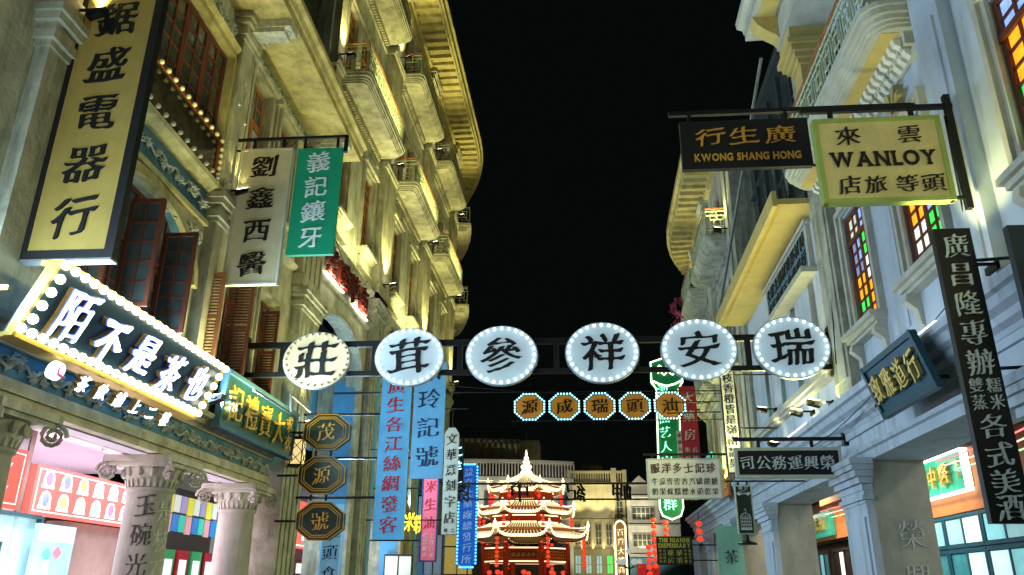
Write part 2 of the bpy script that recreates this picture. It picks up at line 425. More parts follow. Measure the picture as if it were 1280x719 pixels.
def balcony(fr, parent, s0, s1, z, dep=.8, m=plL, rail=ironG, label=None, round_=.20):
    def outl(e):
        r = round_; d = dep + e; a, c = s0 - e, s1 + e; P = [(a, .001)]
        for k in range(5): t = PI - k * PI / 8; P.append((a + r + r * math.cos(t), d - r + r * math.sin(t)))
        for k in range(5): t = PI / 2 - k * PI / 8; P.append((c - r + r * math.cos(t), d - r + r * math.sin(t)))
        return P + [(c, .001)]
    def seg(P):                                       # add mid points on the long front so the slab can follow a bend
        return P
    b = MB(fr)
    if fr.bend is not None and s1 > fr.bend:
        n = 6
        for e, za, zb in ((-.16, z, z + .08), (-.08, z + .08, z + .16), (0, z + .16, z + .22), (.06, z + .22, z + .34)): b.box(s0 - e, s1 + e, .001, dep + e, za, zb)
    else:
        for e, za, zb in ((-.07, z, z + .05), (-.035, z + .05, z + .10), (0, z + .10, z + .17), (.05, z + .17, z + .27), (.08, z + .27, z + .34)): b.prism(outl(e), za, zb)
    bal = b.done('balcony', m, parent, label)
    b = MB(fr); n = int((s1 - s0 - .3) / .13)         # row of small corbels under the slab against the wall
    for i in range(n): s = s0 + .15 + i * .13; b.box(s, s + .07, .001, .17, z - .2, z - .002)
    b.box(s0, s1, .001, .06, z - .32, z - .2); b.done('corbel_row', m, bal, kind='stuff')
    R = MB(fr); zb = z + .34; d = dep - .04; zt = zb + .95
    def rod(a, c, r=.02): R.tube([a, c], r, 4)
    def panel(p, q):                                  # geometric lattice between two points of the rail line
        L = math.hypot(q[0] - p[0], q[1] - p[1]); k = max(1, round(L / .5))
        for i in range(k + 1): f = i / k; x, y = p[0] + (q[0] - p[0]) * f, p[1] + (q[1] - p[1]) * f; rod((x, y, zb), (x, y, zt), .016)
        for h in (.08, .22, .72, .86): 
            if fr.bend is not None and max(p[0], q[0]) > fr.bend: R.tube([(p[0] + (q[0] - p[0]) * j / 6, p[1] + (q[1] - p[1]) * j / 6, zb + h) for j in range(7)], .011, 4)
            else: rod((p[0], p[1], zb + h), (q[0], q[1], zb + h))
        for i in range(k):
            def X(f): return p[0] + (q[0] - p[0]) * (i + f) / k, p[1] + (q[1] - p[1]) * (i + f) / k
            for f, h0, h1 in ((.2, .22, .72), (.8, .22, .72), (.5, .08, .36), (.5, .58, .86), (.35, .36, .58), (.65, .36, .58)): rod((*X(f), zb + h0), (*X(f), zb + h1), .017)
            for h in (.36, .58): rod((*X(.2), zb + h), (*X(.8), zb + h), .017)
    panel((s0 + .05, .03), (s0 + .05, d)); panel((s0 + .05, d), (s1 - .05, d)); panel((s1 - .05, d), (s1 - .05, .03))
    R.done('railing', rail, bal)
    h = MB(fr); n = 6
    h.tube([(s0 + .05, .02, zt), (s0 + .05, d, zt)] + [(s0 + .05 + (s1 - s0 - .1) * j / n, d, zt) for j in range(1, n + 1)] + [(s1 - .05, .02, zt)], .03, 5)
    h.done('handrail', woodO, bal)
    return bal
def bracket_block(fr, parent, s, o0, o1, z, m=relg):
    b = MB(fr); b.box(s - .2, s + .2, o0, o1, z - .16, z); b.box(s - .17, s + .17, o0, o1 - .12, z - .26, z - .16)
    for i in range(3):
        c = o0 + (o1 - o0) * (i + .5) / 3
        b.tube([(s + .10 * math.cos(t) * (1 - t / 9) * 1.2, c + .11 * math.sin(t) * (1 - t / 9), z - .17 if i == 9 else z - .165) for t in [k * .8 for k in range(8)]], .018, 4)
    return b.done('soffit_bracket', m, parent)

# ------------------------------------------------------------------ added wash lamps without fittings, brightening the house fronts on both sides
for k, (Y, T, e) in enumerate(((3.5, 7.5, 150), (14.6, 11.5, 250), (17.5, 15, 200), (24, 21, 280), (29, 28, 260), (35, 36, 260))):
    areal(FR(Y, .40, 4.75), FL(T, 0, 7.5 + k * .5), e * .85, 3, .12, (1, .98, .36))
for fr_, s_, o_, z_, e in ((FL, 14.2, .7, 4.6, 40), (FL, 9.9, .45, 8.12, 20), (F2, 19.9, .5, 10.2, 60), (F2, 26.3, .5, 10.2, 60), (F2, 32.6, .5, 10.2, 60), (F2, 19.9, 1.1, 15.1, 45), (F2, 26.3, 1.1, 15.1, 45), (F2, 32.6, 1.1, 15.1, 40)):
    areal(fr_(s_, o_, z_), fr_(s_, o_ * .5, z_ + 5), e * 1.2, 3, .10, (1, .97, .38))
for Y, T, e in ((3.0, 7.5, 150), (6.0, 8.5, 150), (9.6, 8.5, 260), (12.5, 11.5, 270), (17, 16, 250), (22, 21, 220), (28, 27, 220)): areal(FL(Y, .34, 4.45), FR(T, 0, 6.8), e * 1.25, 3, .12, (.52, .78, 1))
# ------------------------------------------------------------------ ground and street
g = MB(); g.box(-150, 150, -60, 260, -1, 0); g.done('ground', ground, kind='structure', loc=(0, 60, 0))
for nm, fr, a in (('pavement', FL, -3.2), ('pavement', FR, -3.2)):
    MB(fr).box(-8, 56, a, .5, .004, .13).done(nm, ground, kind='structure')

# ================================================================== LEFT HOUSE ONE (near)
H1 = thing('shop_house', 'near left three-storey arcade house with red lattice windows, blue carved friezes and round columns', 'building', FL(12, 0, 0))
fr = FL
wallh(fr, H1, -3, 17.6, 4.25, 7.3, [(8.3, 11.55, 4.9, 7.0), (12.75, 13.75, 5.0, 7.1), (14.35, 15.35, 5.0, 7.1), (4, 6.6, 4.9, 7.0)], .35, plL)
wallh(fr, H1, -3, 17.6, 7.3, 11.7, [(8.0, 11.68, 8.9, 10.68), (12.65, 13.6, 9.0, 11.1), (14.25, 15.2, 9.0, 11.1), (4, 6.6, 8.6, 10.7)], .35, plL, name='upper_wall', o=.002)
backing(fr, H1, -3, 17.6, 4.25, 12.2)
# arcade entablature: soffit edge, carved blue frieze and stepped cornice
b = MB(fr); b.box(-3, 16.1, -.55, .0, 3.45, 3.55); b.box(-3, 16.1, -.5, .05, 3.55, 3.66); b.box(-3, 16.1, -.5, .02, 3.66, 3.70)
b.sweep([(-.5, 4.02), (.04, 4.02), (.07, 4.08), (.13, 4.10), (.16, 4.16), (.26, 4.18), (.30, 4.245), (-.5, 4.249)], -3, 16.1); b.done('arcade_cornice', plL, H1)
MB(fr).box(-3, 16.1, -.5, -.01, 3.70, 4.02).done('blue_frieze', relief, H1)
scrolls(fr, H1, 6.2, 16.0, 3.68, 4.03, -.01, .36, 'frieze_relief', relg, .09)
MB(fr).box(-3, 16.1, -.42, -.16, 3.43, 3.449).done('beam_recess', mat('grey_white_beam_paint', (.5, .5, .52), .7, .1), H1)
# upper band: arch window surround, carved frieze, ledge
b = MB(fr); b.sweep([(0, 7.86), (.10, 7.88), (.14, 7.93), (.22, 7.95), (.24, 8.02), (0, 8.04)], 7.9, 11.75); b.box(7.9, 11.75, .003, .09, 7.28, 7.36); b.box(7.9, 11.75, .003, .05, 7.36, 7.40)
b.done('ledge', plY, H1)
MB(fr).box(7.9, 11.76, .003, .02, 7.40, 7.86).done('frieze_ground', relief, H1)
scrolls(fr, H1, 8.2, 11.7, 7.42, 7.84, .02, .34, 'frieze_relief', relg, .09)
# arch over the second-floor opening
b = MB(fr); C = 9.93; prev = None
for k in range(13):
    t = PI * k / 12; a = (C + 1.62 * math.cos(t), 6.15 + .95 * math.sin(t)); c = (C + 1.82 * math.cos(t), 6.15 + 1.12 * math.sin(t))
    if prev: pa, pc = prev; b.poly([(pa[0], .003, pa[1]), (a[0], .003, a[1]), (c[0], .003, c[1]), (pc[0], .003, pc[1]), (pa[0], .1, pa[1]), (a[0], .1, a[1]), (c[0], .07, c[1]), (pc[0], .07, pc[1])], [(4, 5, 6, 7), (0, 4, 7, 3), (1, 2, 6, 5), (0, 1, 5, 4), (3, 7, 6, 2)])
    prev = (a, c)
b.done('arch_moulding', plY, H1)
for sA, sB, tA, tB in ((8.3, 9.93, PI, PI / 2), (9.93, 11.55, PI / 2, 0)):
    b = MB(fr); P = [(sA if tA == PI else sB, 7.0)]
    pts = [(C + 1.62 * math.cos(tA + (tB - tA) * k / 6), 6.15 + .95 * math.sin(tA + (tB - tA) * k / 6)) for k in range(7)]
    if tA == PI: poly = [(8.3, 7.1)] + [(s, z) for s, z in pts] + [(9.93, 7.1)]
    else: poly = pts + [(11.55, 7.1)]
    pts3 = [(s, 0, z) for s, z in poly] + [(s, -.3, z) for s, z in poly]; n = len(poly)
    b.poly(pts3, [tuple(range(n)), tuple(range(n, 2 * n))] + [(i, (i + 1) % n, n + (i + 1) % n, n + i) for i in range(n)])
    b.done('arch_spandrel', relief, H1)
scrolls(fr, H1, 10.7, 11.72, 6.85, 7.28, .004, .3, 'spandrel_relief', relg, .07)
# second-floor window in the arch with a transom, panes and two open leaves
window(fr, H1, 8.32, 11.53, -.12, 4.92, 6.1, 10, 4, wood, glassD, .07, .035, name='arch_window', wide=(2, 4, 6, 8))
window(fr, H1, 8.45, 11.4, -.12, 6.14, 7.0, 6, 2, wood, glassD, .07, .04, name='arch_transom')
def leaf(Y, x0, x1, z0, z1, nc, nr, fm, pm, louvre=False, label=None):
    if not louvre:
        w = window(FW, H1, x0, x1, Y, z0, z1, nc, nr, fm, pm, .06, .03, name='open_casement', dp=.045, label=label); return w
    b = MB(); d = .05; b.box(x0, x0 + .045, Y - d, Y, z0, z1); b.box(x1 - .05, x1, Y - d, Y, z0, z1)
    for z in (z0, (z0 + z1) / 2 - .03, z1 - .06): b.box(x0 + .045, x1 - .05, Y - d, Y, z, z + .06)
    w = b.done('open_shutter', fm, H1, label)
    n = int((z1 - z0 - .1) / .055); zs = [z0 + .07 + i * .055 for i in range(n)]
    for z in zs:
        if abs(z - (z0 + z1) / 2) < .06: continue
        b = MB(); b.poly([(x0 + .045, Y - .045, z), (x1 - .05, Y - .045, z), (x1 - .05, Y - .005, z + .04), (x0 + .045, Y - .005, z + .04), (x0 + .045, Y - .04, z - .008), (x1 - .05, Y - .04, z - .008), (x1 - .05, Y, z + .032), (x0 + .045, Y, z + .032)],
                        [(0, 1, 2, 3), (4, 7, 6, 5), (0, 4, 5, 1), (3, 2, 6, 7)]); b.done('slat', fm, w)
    return w
leaf(9.5, -6.17, -5.67, 5.08, 6.68, 2, 5, wood, glassD); leaf(10.5, -6.19, -5.66, 5.02, 6.62, 2, 6, wood, glassD)
leaf(8.5, -6.15, -5.7, 5.0, 6.4, 2, 5, wood, glassD)
leaf(11.95, -6.22, -5.84, 5.0, 6.55, 1, 1, woodO, woodO, True); leaf(13.0, -6.24, -5.78, 5.05, 6.78, 1, 1, wood, wood, True)
leaf(14.6, -6.26, -5.9, 5.05, 6.78, 1, 1, wood, wood, True)
for s0 in (12.75, 14.35):
    window(fr, H1, s0 + .03, s0 + .97, -.1, 5.03, 6.5, 2, 4, wood, glassD, .06, .03); window(fr, H1, s0 + .03, s0 + .97, -.1, 6.52, 7.07, 3, 2, wood, glassB, .05, .03, name='fanlight')
    b = MB(fr)
    for e, o_ in ((.16, .05), (.09, .10)): b.box(s0 - e, s0 - e + .06, .001, o_, 4.9, 7.16 + e * .4); b.box(s0 + .94 + e, s0 + 1.0 + e, .001, o_, 4.9, 7.16 + e * .4); b.box(s0 - e + .06, s0 + .94 + e, .001, o_, 7.1 + e * .4, 7.16 + e * .4)
    b.done('window_surround', plL, H1); sill(fr, H1, s0, s0 + 1, 4.98, plL, .2)
for k in range(4): window(fr, H1, 4.02 + k * .64, 4.64 + k * .64, -.08, 4.93, 6.97, 2, 5, woodO, glassD, .07, .035, panes=False); window(fr, H1, 4.02 + k * .64, 4.64 + k * .64, -.08, 8.63, 10.67, 2, 5, wood, glassD, .07, .035, panes=False)
# dark glass band framed with milky bulbs, then the red lattice windows above
t = thing('bulb_framed_panel', 'black glass panel edged with unlit milky bulbs under the red lattice window', 'panel', FL(9.9, .03, 8.4))
MB(fr).box(8.0, 11.6, .004, .10, 8.06, 8.86).done('glass', mat('black_glass', (.012, .011, .009), .15, .6, 5, spec=.6), t)
b = MB(fr); b.box(7.95, 11.7, .005, .13, 8.86, 8.93); b.box(11.6, 11.7, .005, .13, 8.04, 8.86); b.done('rim', wood, t)
for i in range(17): bulb(fr(8.05 + i * .222, .17, 8.86), .042, t, bulbOff)
for i in range(6): bulb(fr(11.66, .16, 8.72 - i * .125), .042, t, bulbOff)
for i in range(14): bulb(fr(8.4 + i * .235, .27, 8.06), .042, t, bulbOff)
for i in range(5):
    s0 = 8.0 + i * .736
    window(fr, H1, s0 + .005, s0 + .731, -.03, 8.93, 10.66, 2, 5, wood, glassD, .075, .035, name='lattice_window', dp=.07)
b = MB(fr); b.box(7.9, 11.74, .001, .12, 10.68, 10.80); b.sweep([(0, 10.8), (.14, 10.8), (.2, 10.88), (.12, 10.98), (0, 11.0)], 7.9, 11.74); b.box(11.69, 11.78, .001, .12, 8.9, 10.68); b.done('lintel', plY, H1)
scrolls(fr, H1, 8.0, 11.7, 11.0, 11.42, .01, .36, 'carved_band', relg, .1)
for s0 in (12.65, 14.25):
    window(fr, H1, s0 + .03, s0 + .92, -.06, 10.25, 11.05, 3, 2, woodO, glassB, .07, .04, name='fanlight')
    for k in (0, 1):
        a = s0 + .03 + k * .445; b = MB(fr); b.box(a, a + .06, -.12, -.05, 9.03, 10.23); b.box(a + .38, a + .44, -.12, -.05, 9.03, 10.23); b.box(a + .06, a + .38, -.12, -.05, 9.03, 9.1); b.box(a + .06, a + .38, -.12, -.05, 10.16, 10.23)
        w = b.done('shutter', woodO, H1); b = MB(fr)
        for i in range(18): z = 9.12 + i * .058; b.box(a + .06, a + .38, -.11, -.07, z, z + .03)
        b.done('slats', mat('pale_slat_paint', (.45, .47, .5), .5, .1) if 'pale_slat_paint' not in MATS else MATS['pale_slat_paint'], w)
    b = MB(fr)
    for e, o_ in ((.2, .06), (.11, .12)): b.box(s0 - e, s0 - e + .08, .001, o_, 8.9, 11.18 + e * .4); b.box(s0 + .87 + e, s0 + .95 + e, .001, o_, 8.9, 11.18 + e * .4); b.box(s0 - e + .08, s0 + .87 + e, .001, o_, 11.1 + e * .4, 11.18 + e * .4)
    b.box(s0 - .24, s0 + 1.19, .001, .18, 11.24, 11.32); b.done('window_surround', plL, H1); sill(fr, H1, s0, s0 + .95, 8.88, plL, .22)
# carved panels between the floors of the second bay
for s0 in (12.7, 14.3):
    b = MB(fr); b.box(s0, s0 + 1.05, .003, .04, 7.5, 8.15); b.box(s0 + .12, s0 + .93, .04, .06, 7.62, 8.03); b.box(s0 + .3, s0 + .75, .06, .09, 7.72, 7.93); b.done('wall_panel', plL2, H1)
b = MB(fr); b.sweep([(0, 8.2), (.12, 8.22), (.17, 8.3), (.1, 8.36), (0, 8.36)], 12.45, 16.0); b.done('string_course', plL, H1)
# frieze and broad ochre eave
scrolls(fr, H1, 12.4, 16.2, 11.46, 11.69, .01, .3, 'eave_relief', relg, .06)
MB(fr).box(12.4, 16.2, .003, .012, 11.44, 11.7).done('eave_frieze_ground', relief, H1)
b = MB(fr); b.box(-3, 17.3, -.3, 1.0, 11.71, 11.85); b.sweep([(.9, 11.852), (1.04, 11.88), (1.08, 12.0), (1.16, 12.04), (1.16, 12.16), (-.3, 12.16)], -3, 17.3); b.done('eave', plY, H1)
for s in (8.0, 12.1, 16.3): bracket_block(fr, H1, s, .16, .98, 11.70)
for s0, s1, z0, z1 in ((7.15, 7.85, 4.26, 11.7), (11.80, 12.36, 4.26, 11.7)):
    pilaster(fr, H1, s0, s1, z0, 7.9, .18, plL, 0, True); pilaster(fr, H1, s0, s1, 7.92, 11.68, .18, plL, 0, True, 'upper_pilaster')
scrolls(fr, H1, 11.84, 12.32, 9.2, 10.9, .18, .22, 'pilaster_relief', relg, .04)
pilaster(fr, H1, 16.3, 17.55, .13, 7.9, .24, plG, 4, True, 'corner_pier', -.9); pilaster(fr, H1, 16.2, 17.4, 7.92, 11.68, .2, plL, 3, True, 'upper_pilaster')
# arcade columns
capm = plL2
def column(s, o=-.32, r=.35):
    c = (s, o, .13); b = MB(fr); H = 2.79
    b.lathe(c, [(r * 1.25, 0), (r * 1.25, .12), (r * 1.1, .2), (r * 1.02, .32), (r, 1.4), (r * .93, H - .02), (r * .93, H), (r * 1.02, H + .02), (r * 1.02, H + .06), (r * .93, H + .08)], 28)
    col = b.done('column', mat('column_stone', (.36, .36, .30), .85, .15, 2.5, .3, stain=.35) if 'column_stone' not in MATS else MATS['column_stone'], H1, smooth=True)
    b = MB(fr); b.lathe((s, o, .13), [(r * .9, H + 0.032), (r * 1.2, H + 0.336), (r * 1.22, H + 0.360)], 20)
    for k in range(26):
        t = 2 * PI * k / 26; p = fr(s, o, .13); q = p + Vector((math.cos(t), math.sin(t), 0)) * r * .97
        b2 = MB(); u = Vector((-math.sin(t), math.cos(t), 0)) * .02
        for dz0, dz1, rr in ((H + 0.072, H + 0.176, 1.0),):
            A = p + Vector((math.cos(t), math.sin(t), 0)) * r * 1.03; B_ = A + Vector((0, 0, 1)) * (dz1)
            base = len(b.v); b.v += [A - u + Vector((0, 0, dz0)), A + u + Vector((0, 0, dz0)), A + u * 1 + Vector((math.cos(t), math.sin(t), 0)) * .03 + Vector((0, 0, dz1)), A - u + Vector((math.cos(t), math.sin(t), 0)) * .03 + Vector((0, 0, dz1)), A - u - Vector((math.cos(t), math.sin(t), 0)) * .05 + Vector((0, 0, dz0)), A + u - Vector((math.cos(t), math.sin(t), 0)) * .05 + Vector((0, 0, dz0))]
            b.f += [(base, base + 1, base + 2, base + 3), (base, base + 3, base + 4), (base + 1, base + 5, base + 2)]
    for k in range(14):                                # egg row
        t = 2 * PI * (k + .5) / 14; p = fr(s, o, .13) + Vector((math.cos(t), math.sin(t), 0)) * r * 1.2; b.lathe((0, 0, 0), [(.001, -.07), (.035, -.04), (.045, .02), (.03, .06), (.001, .07)], 6) if 0 else None
        bb = MB(); bb.ball(tuple(p + Vector((0, 0, H + 0.272))), .048, 6, 4, 1.5); n0 = len(b.v); b.v += bb.v; b.f += [tuple(n0 + i for i in q) for q in bb.f]
    W = r * 1.42                                       # abacus with concave look and scrolls at four corners
    b.box(s - W, s + W, o - W, o + W, .13 + H + 0.360, .13 + H + 0.416); b.box(s - W - .04, s + W + .04, o - W - .04, o + W + .04, .13 + H + 0.416, .13 + H + 0.512)
    for sx in (-1, 1):
        for sy in (-1, 1):
            cx_, cy_ = s + sx * W * .97, o + sy * W * .97
            b.tube([(cx_ + sx * (.15 * (1 - k / 26) * math.cos(k * .6)) * .7, cy_ + sy * (.15 * (1 - k / 26) * math.cos(k * .6)) * .7, .13 + H + 0.272 + .15 * (1 - k / 26) * math.sin(k * .6)) for k in range(24)], .028, 6)
    b.done('capital', capm, H1, smooth=False)
    return col
for s in (4.8, 8.25, 12.07, 15.5): column(s)
# verse painted on the second column
def column_char(ch, s, o, r, ang, z, size, m):
    src = glyph(ch); c = fr(s, o, .13); me = src.copy(); me.name = 'character'
    for v in me.vertices:
        a = ang + v.co.x * size / r; rr = r + .003 + .008 * v.co.z
        v.co = Vector((math.cos(a) * rr, math.sin(a) * rr, z + v.co.y * size * 1.15))
    o_ = inst('character', me, Matrix.Translation(Vector((c.x, c.y, 0))), H1, m); return o_
engr = mat('engraved_dark_grey', (.05, .055, .06), .6, .5, 5); engw = mat('pale_engraved', (.50, .51, .48), .6, .2, 8)
for k, ch in enumerate('玉碗光'): column_char(ch, 12.07, -.32, .335, math.radians(-68), 2.72 - k * .42, .30, engr)
for k, ch in enumerate('是枝石'): column_char(ch, 12.07, -.32, .335, math.radians(-12), 2.66 - k * .42, .30, engw)
# arcade ceiling, downlights, back wall, shopfronts
ceilm = mat('arcade_ceiling_paint', (.72, .62, .70), .7, .05)
b = MB(fr); b.box(-3, 17.6, -5.4, -.55, 3.96, 4.04); b.box(-3, 16.1, -.62, -.55, 3.45, 3.96); b.done('arcade_ceiling', ceilm, H1)
b = MB(fr); b.box(-3, 12.3, -5.4, -5.0, .13, 3.96); b.box(12.05, 12.3, -5.0, -2.6, .13, 3.96); b.done('arcade_wall', mat('shop_grey_wall', (.25, .24, .24), .7, .1), H1)
MB(fr).box(12.3, 18.5, -5.4, -5.0, .13, 3.96).done('shop_back_wall', woodD, H1)
for i, s in enumerate((9.2, 10.4, 11.53, 12.47, 14.12, 15.6)):
    t = thing('downlight', ['round white downlight at the left edge of the pink arcade ceiling', 'round white downlight over the red lightbox', 'round white downlight leftmost in the pink arcade ceiling', 'round white downlight in the middle of the pink arcade ceiling', 'round white downlight just left of the lettered column', 'round white downlight beyond the lettered column'][i], 'ceiling light', fr(s, -1.5 if i % 2 else -2.0, 3.93), 'downlights in the left arcade')
    o_ = -2.3
    WLOC[t.name] = fr(s, o_, 3.93); t.location = fr(s, o_, 3.93)
    MB(fr).lathe((s, o_, 3.9), [(.13, 0), (.14, .055)], 20).done('rim', plL2, t); MB(fr).lathe((s, o_, 3.888), [(.10, 0), (.10, .012)], 20).done('lens', quiet(mat('downlight_glow', (1, 1, 1), .5, 0, emit=6, ecol=(1, .96, 1)) if 'downlight_glow' not in MATS else MATS['downlight_glow']), t)
for s in (9.5, 12.3, 15.0): areal(fr(s, -1.7, 3.86), fr(s, -1.5, 0), 60, 1.2, .5, (.92, .80, 1)); areal(fr(s, -1.8, .9), fr(s, -1.8, 4), 90, 1.4, .6, (1, .80, .97)); areal(fr(s + 1, -3.8, 1.5), fr(s + 1, -3.8, 4), 60, 1.4, .6, (1, .82, .97))  # upward panels added to brighten the ceiling
def arch_fill(fr, parent, s0, s1, zs, zt, ztop, th, m, o=0., pointed=1., name='arch_wall', mould=None):
    C = (s0 + s1) / 2; R_ = (s1 - s0) / 2; n = 14
    P = [(C - R_ * math.cos(PI * k / n), zs + (zt - zs) * math.sin(PI * k / n) ** pointed) for k in range(n + 1)]
    b = MB(fr)
    for k in range(n):
        (a, za), (c, zc) = P[k], P[k + 1]
        pts = [(a, o, za), (c, o, zc), (c, o, ztop), (a, o, ztop), (a, o - th, za), (c, o - th, zc), (c, o - th, ztop), (a, o - th, ztop)]
        b.poly(pts, [(0, 1, 2, 3), (4, 7, 6, 5), (0, 4, 5, 1)])
    w = b.done(name, m, parent)
    if mould:
        b = MB(fr); e = .16
        for k in range(n):
            (a, za), (c, zc) = P[k], P[k + 1]
            def X(p, q): f = 1 + e / R_; return (C + (p - C) * f, zs + (q - zs) * (1 + e / max(zt - zs, .1)))
            A, Cc = X(a, za), X(c, zc)
            b.poly([(a, o + .001, za), (c, o + .001, zc), (Cc[0], o + .001, Cc[1]), (A[0], o + .001, A[1]), (a, o + .08, za), (c, o + .08, zc), (Cc[0], o + .05, Cc[1]), (A[0], o + .05, A[1])], [(4, 5, 6, 7), (0, 4, 5, 1), (3, 2, 6, 7)])
        b.done('arch_moulding', mould, parent)
    return w

# ---------------- things inside the left arcade
fr = FL
red_e = mat('red_lightbox_panel', (.80, .09, .07), .4, .04, 3, emit=.72, ecol=(.95, .16, .12)); wht_e = mat('white_lightbox_print', (.9, .9, .9), .4, .02, 3, emit=.95, ecol=(1, .93, .95))
t = thing('menu_lightbox', 'wide red lightbox with two rows of white dome-shaped product pictures above the glass shopfront', 'lightbox', fr(14, -2.5, 2.9))
MB(fr).box(12.5, 16.9, -2.62, -2.5, 2.66, 3.44).done('panel', red_e, t)
b = MB(fr)
for z in (2.71, 3.37): b.box(12.6, 16.8, -2.5, -2.495, z, z + .018)
for s in (12.58, 16.8): b.box(s, s + .018, -2.5, -2.495, 2.71, 3.39)
b.done('border_line', wht_e, t)
tints = [mat('ice_%s' % n, c, .5, .3, 14, emit=.28) for n, c in (('grey_blue', (.20, .28, .38)), ('pale_green', (.35, .6, .38)), ('pink', (.75, .18, .25)), ('yellow', (.8, .6, .15)), ('sky', (.25, .55, .75)))]
for r in range(2):
    for k in range(8):
        s = 12.86 + k * .5; z0 = 2.76 + r * .33; ww = .15
        P = [(s - ww, z0 + .05), (s - ww - .02, z0 + .05), (s - ww - .02, z0), (s + ww + .02, z0), (s + ww + .02, z0 + .05), (s + ww, z0 + .05)] + [(s + ww * 1.0 * math.cos(a), z0 + .14 + .15 * math.sin(a)) for a in [i * PI / 8 for i in range(9)]]
        b = MB(fr); n = len(P); b.poly([(p[0], -2.494, p[1]) for p in P] + [(p[0], -2.5, p[1]) for p in P], [tuple(range(n)), tuple(range(n, 2 * n))]); w = b.done('dome_picture', wht_e, t)
        P2 = [(s + .10 * math.cos(a), z0 + .15 + .115 * math.sin(a)) for a in [i * PI / 5 for i in range(10)]]
        b = MB(fr); b.poly([(p[0], -2.491, p[1]) for p in P2], [tuple(range(10))]); b.done('product', tints[(k * 3 + r * 2) % 5], w)
t = thing('red_lightbox', 'red lightbox with pale brushed characters at the left edge of the photo', 'lightbox', fr(10, -1.55, 3))
MB(fr).box(8.6, 10.78, -1.62, -1.5, 2.56, 3.36).done('panel', red_e, t)
b = MB(fr)
for z in (2.62, 3.29): b.box(8.66, 10.72, -1.5, -1.495, z, z + .015)
b.box(10.71, 10.725, -1.5, -1.495, 2.62, 3.3); b.done('border_line', wht_e, t)
UL = fr.d; Z = Vector((0, 0, 1))
for k, ch in enumerate('冰室立'): char(t, ch, fr(9.0 + k * .62, -1.49, 2.98), UL, Z, .5, .5, mat('grey_white_print', (.7, .7, .75), .4, .05, emit=.5, ecol=(.8, .8, .9)) if 'grey_white_print' not in MATS else MATS['grey_white_print'], .01)
tealg = mat('lit_teal_shop_glass', (.30, .55, .56), .25, .3, 1.6, emit=.38, ecol=(.40, .70, .72)); lit = mat('lit_shop_interior', (.8, .85, .8), .6, .25, 1.5, emit=.65, ecol=(.75, .88, .86))
t = thing('glass_shopfront', 'lit teal glass shopfront with dark rail frame under the red lightboxes', 'shopfront', fr(12, -2.6, .13))
MB(fr).box(9, 12.9, -2.66, -2.6, .2, 2.62).done('pane', tealg, t)
b = MB(fr)
for s in (9, 11.1, 12.9): b.box(s, s + .06, -2.59, -2.5, .13, 2.64)
for z in (1.9, 2.15): b.box(9, 11.9, -2.45, -2.4, z, z + .04)
b.box(11.86, 11.92, -2.46, -2.4, 1.5, 2.2); b.box(9, 12.9, -2.59, -2.5, 2.6, 2.66); b.done('rail_frame', mat('dark_teal_frame', (.03, .09, .10), .4, .1), t)
t = thing('poster_stand', 'pale blue poster stand with popsicle picture beside the lettered column', 'poster', fr(13, -2.3, .13))
MB(fr).box(12.6, 13.6, -2.4, -2.32, .2, 2.52).done('board', mat('poster_blue', (.25, .5, .65), .4, .3, 4, emit=.35, ecol=(.3, .55, .7)), t)
b = MB(fr); b.box(12.62, 13.58, -2.32, -2.315, 2.26, 2.5); b.done('header', wht_e, t)
for k, ch in enumerate('油畫'): char(t, ch, fr(12.86 + k * .46, -2.31, 2.38), UL, Z, .2, .2, mat('pink_print', (.7, .25, .4), .5, .05, emit=.3) if 'pink_print' not in MATS else MATS['pink_print'], .004)
for k, (c, z) in enumerate((((.1, .5, .45), 2.05), ((.8, .2, .25), 2.09))):
    s = 12.9 + k * .27; b = MB(fr); b.prism([(s - .12, z), (s, z - .1), (s + .12, z), (s, z + .1)], -2.315, -2.305, 'o'); b.done('paddle', mat('print_' + 'ab'[k], c, .5, .05, emit=.3), t)
b = MB(fr); b.tube([(13.05, -2.31, 1.5), (12.95, -2.31, 1.8), (12.92, -2.31, 1.98)], .03, 5).done('hand_stroke', wht_e, t)
# coloured-glass cabinet and gifts behind the columns
t = thing('display_cabinet', 'dark wooden display cabinet with coloured glass blocks behind the columns', 'cabinet', fr(19, -2.8, .13))
b = MB(fr); b.box(17.3, 21.3, -2.88, -2.8, .13, 3.7); b.done('carcass', woodD, t)
cols = [(.75, .35, .35), (.35, .30, .6), (.04, .2, .6), (.75, .7, .05), (.05, .55, .45), (.7, .75, .65)]
for k in range(10):
    for r in range(2):
        m_ = 'glass_block_%s' % 'abcdef'[(k * 2 + r * 3) % 6]; c = cols[(k * 2 + r * 3) % 6]
        MB(fr).box(17.6 + k * .34, 17.87 + k * .34, -2.8, -2.77, 2.75 + r * .42 - (.0 if k % 3 else .03), 3.12 + r * .42).done('glass_block', MATS.get(m_) or mat(m_, c, .3, .05, emit=.4), t)
for k in range(5):
    MB(fr).box(17.5 + k * .7, 18.05 + k * .7, -2.8, -2.65, 1.3, 2.35).done('box', MATS['red_letter_paint'] if k % 2 else mat('green_box_%s' % 'abcde'[k], (.04, .35, .12), .5, .1, emit=.15), t)
    MB(fr).box(17.6 + k * .7, 17.95 + k * .7, -2.65, -2.64, 1.6, 2.15).done('lit_card', lit, t)
MB(fr).box(13.7, 16.9, -2.95, -2.64, .13, 2.64).box(12.34, 12.46, -2.95, -2.6, .13, 3.96).done('shop_pier', mat('brown_grey_render', (.20, .15, .12), .8, .2), H1)
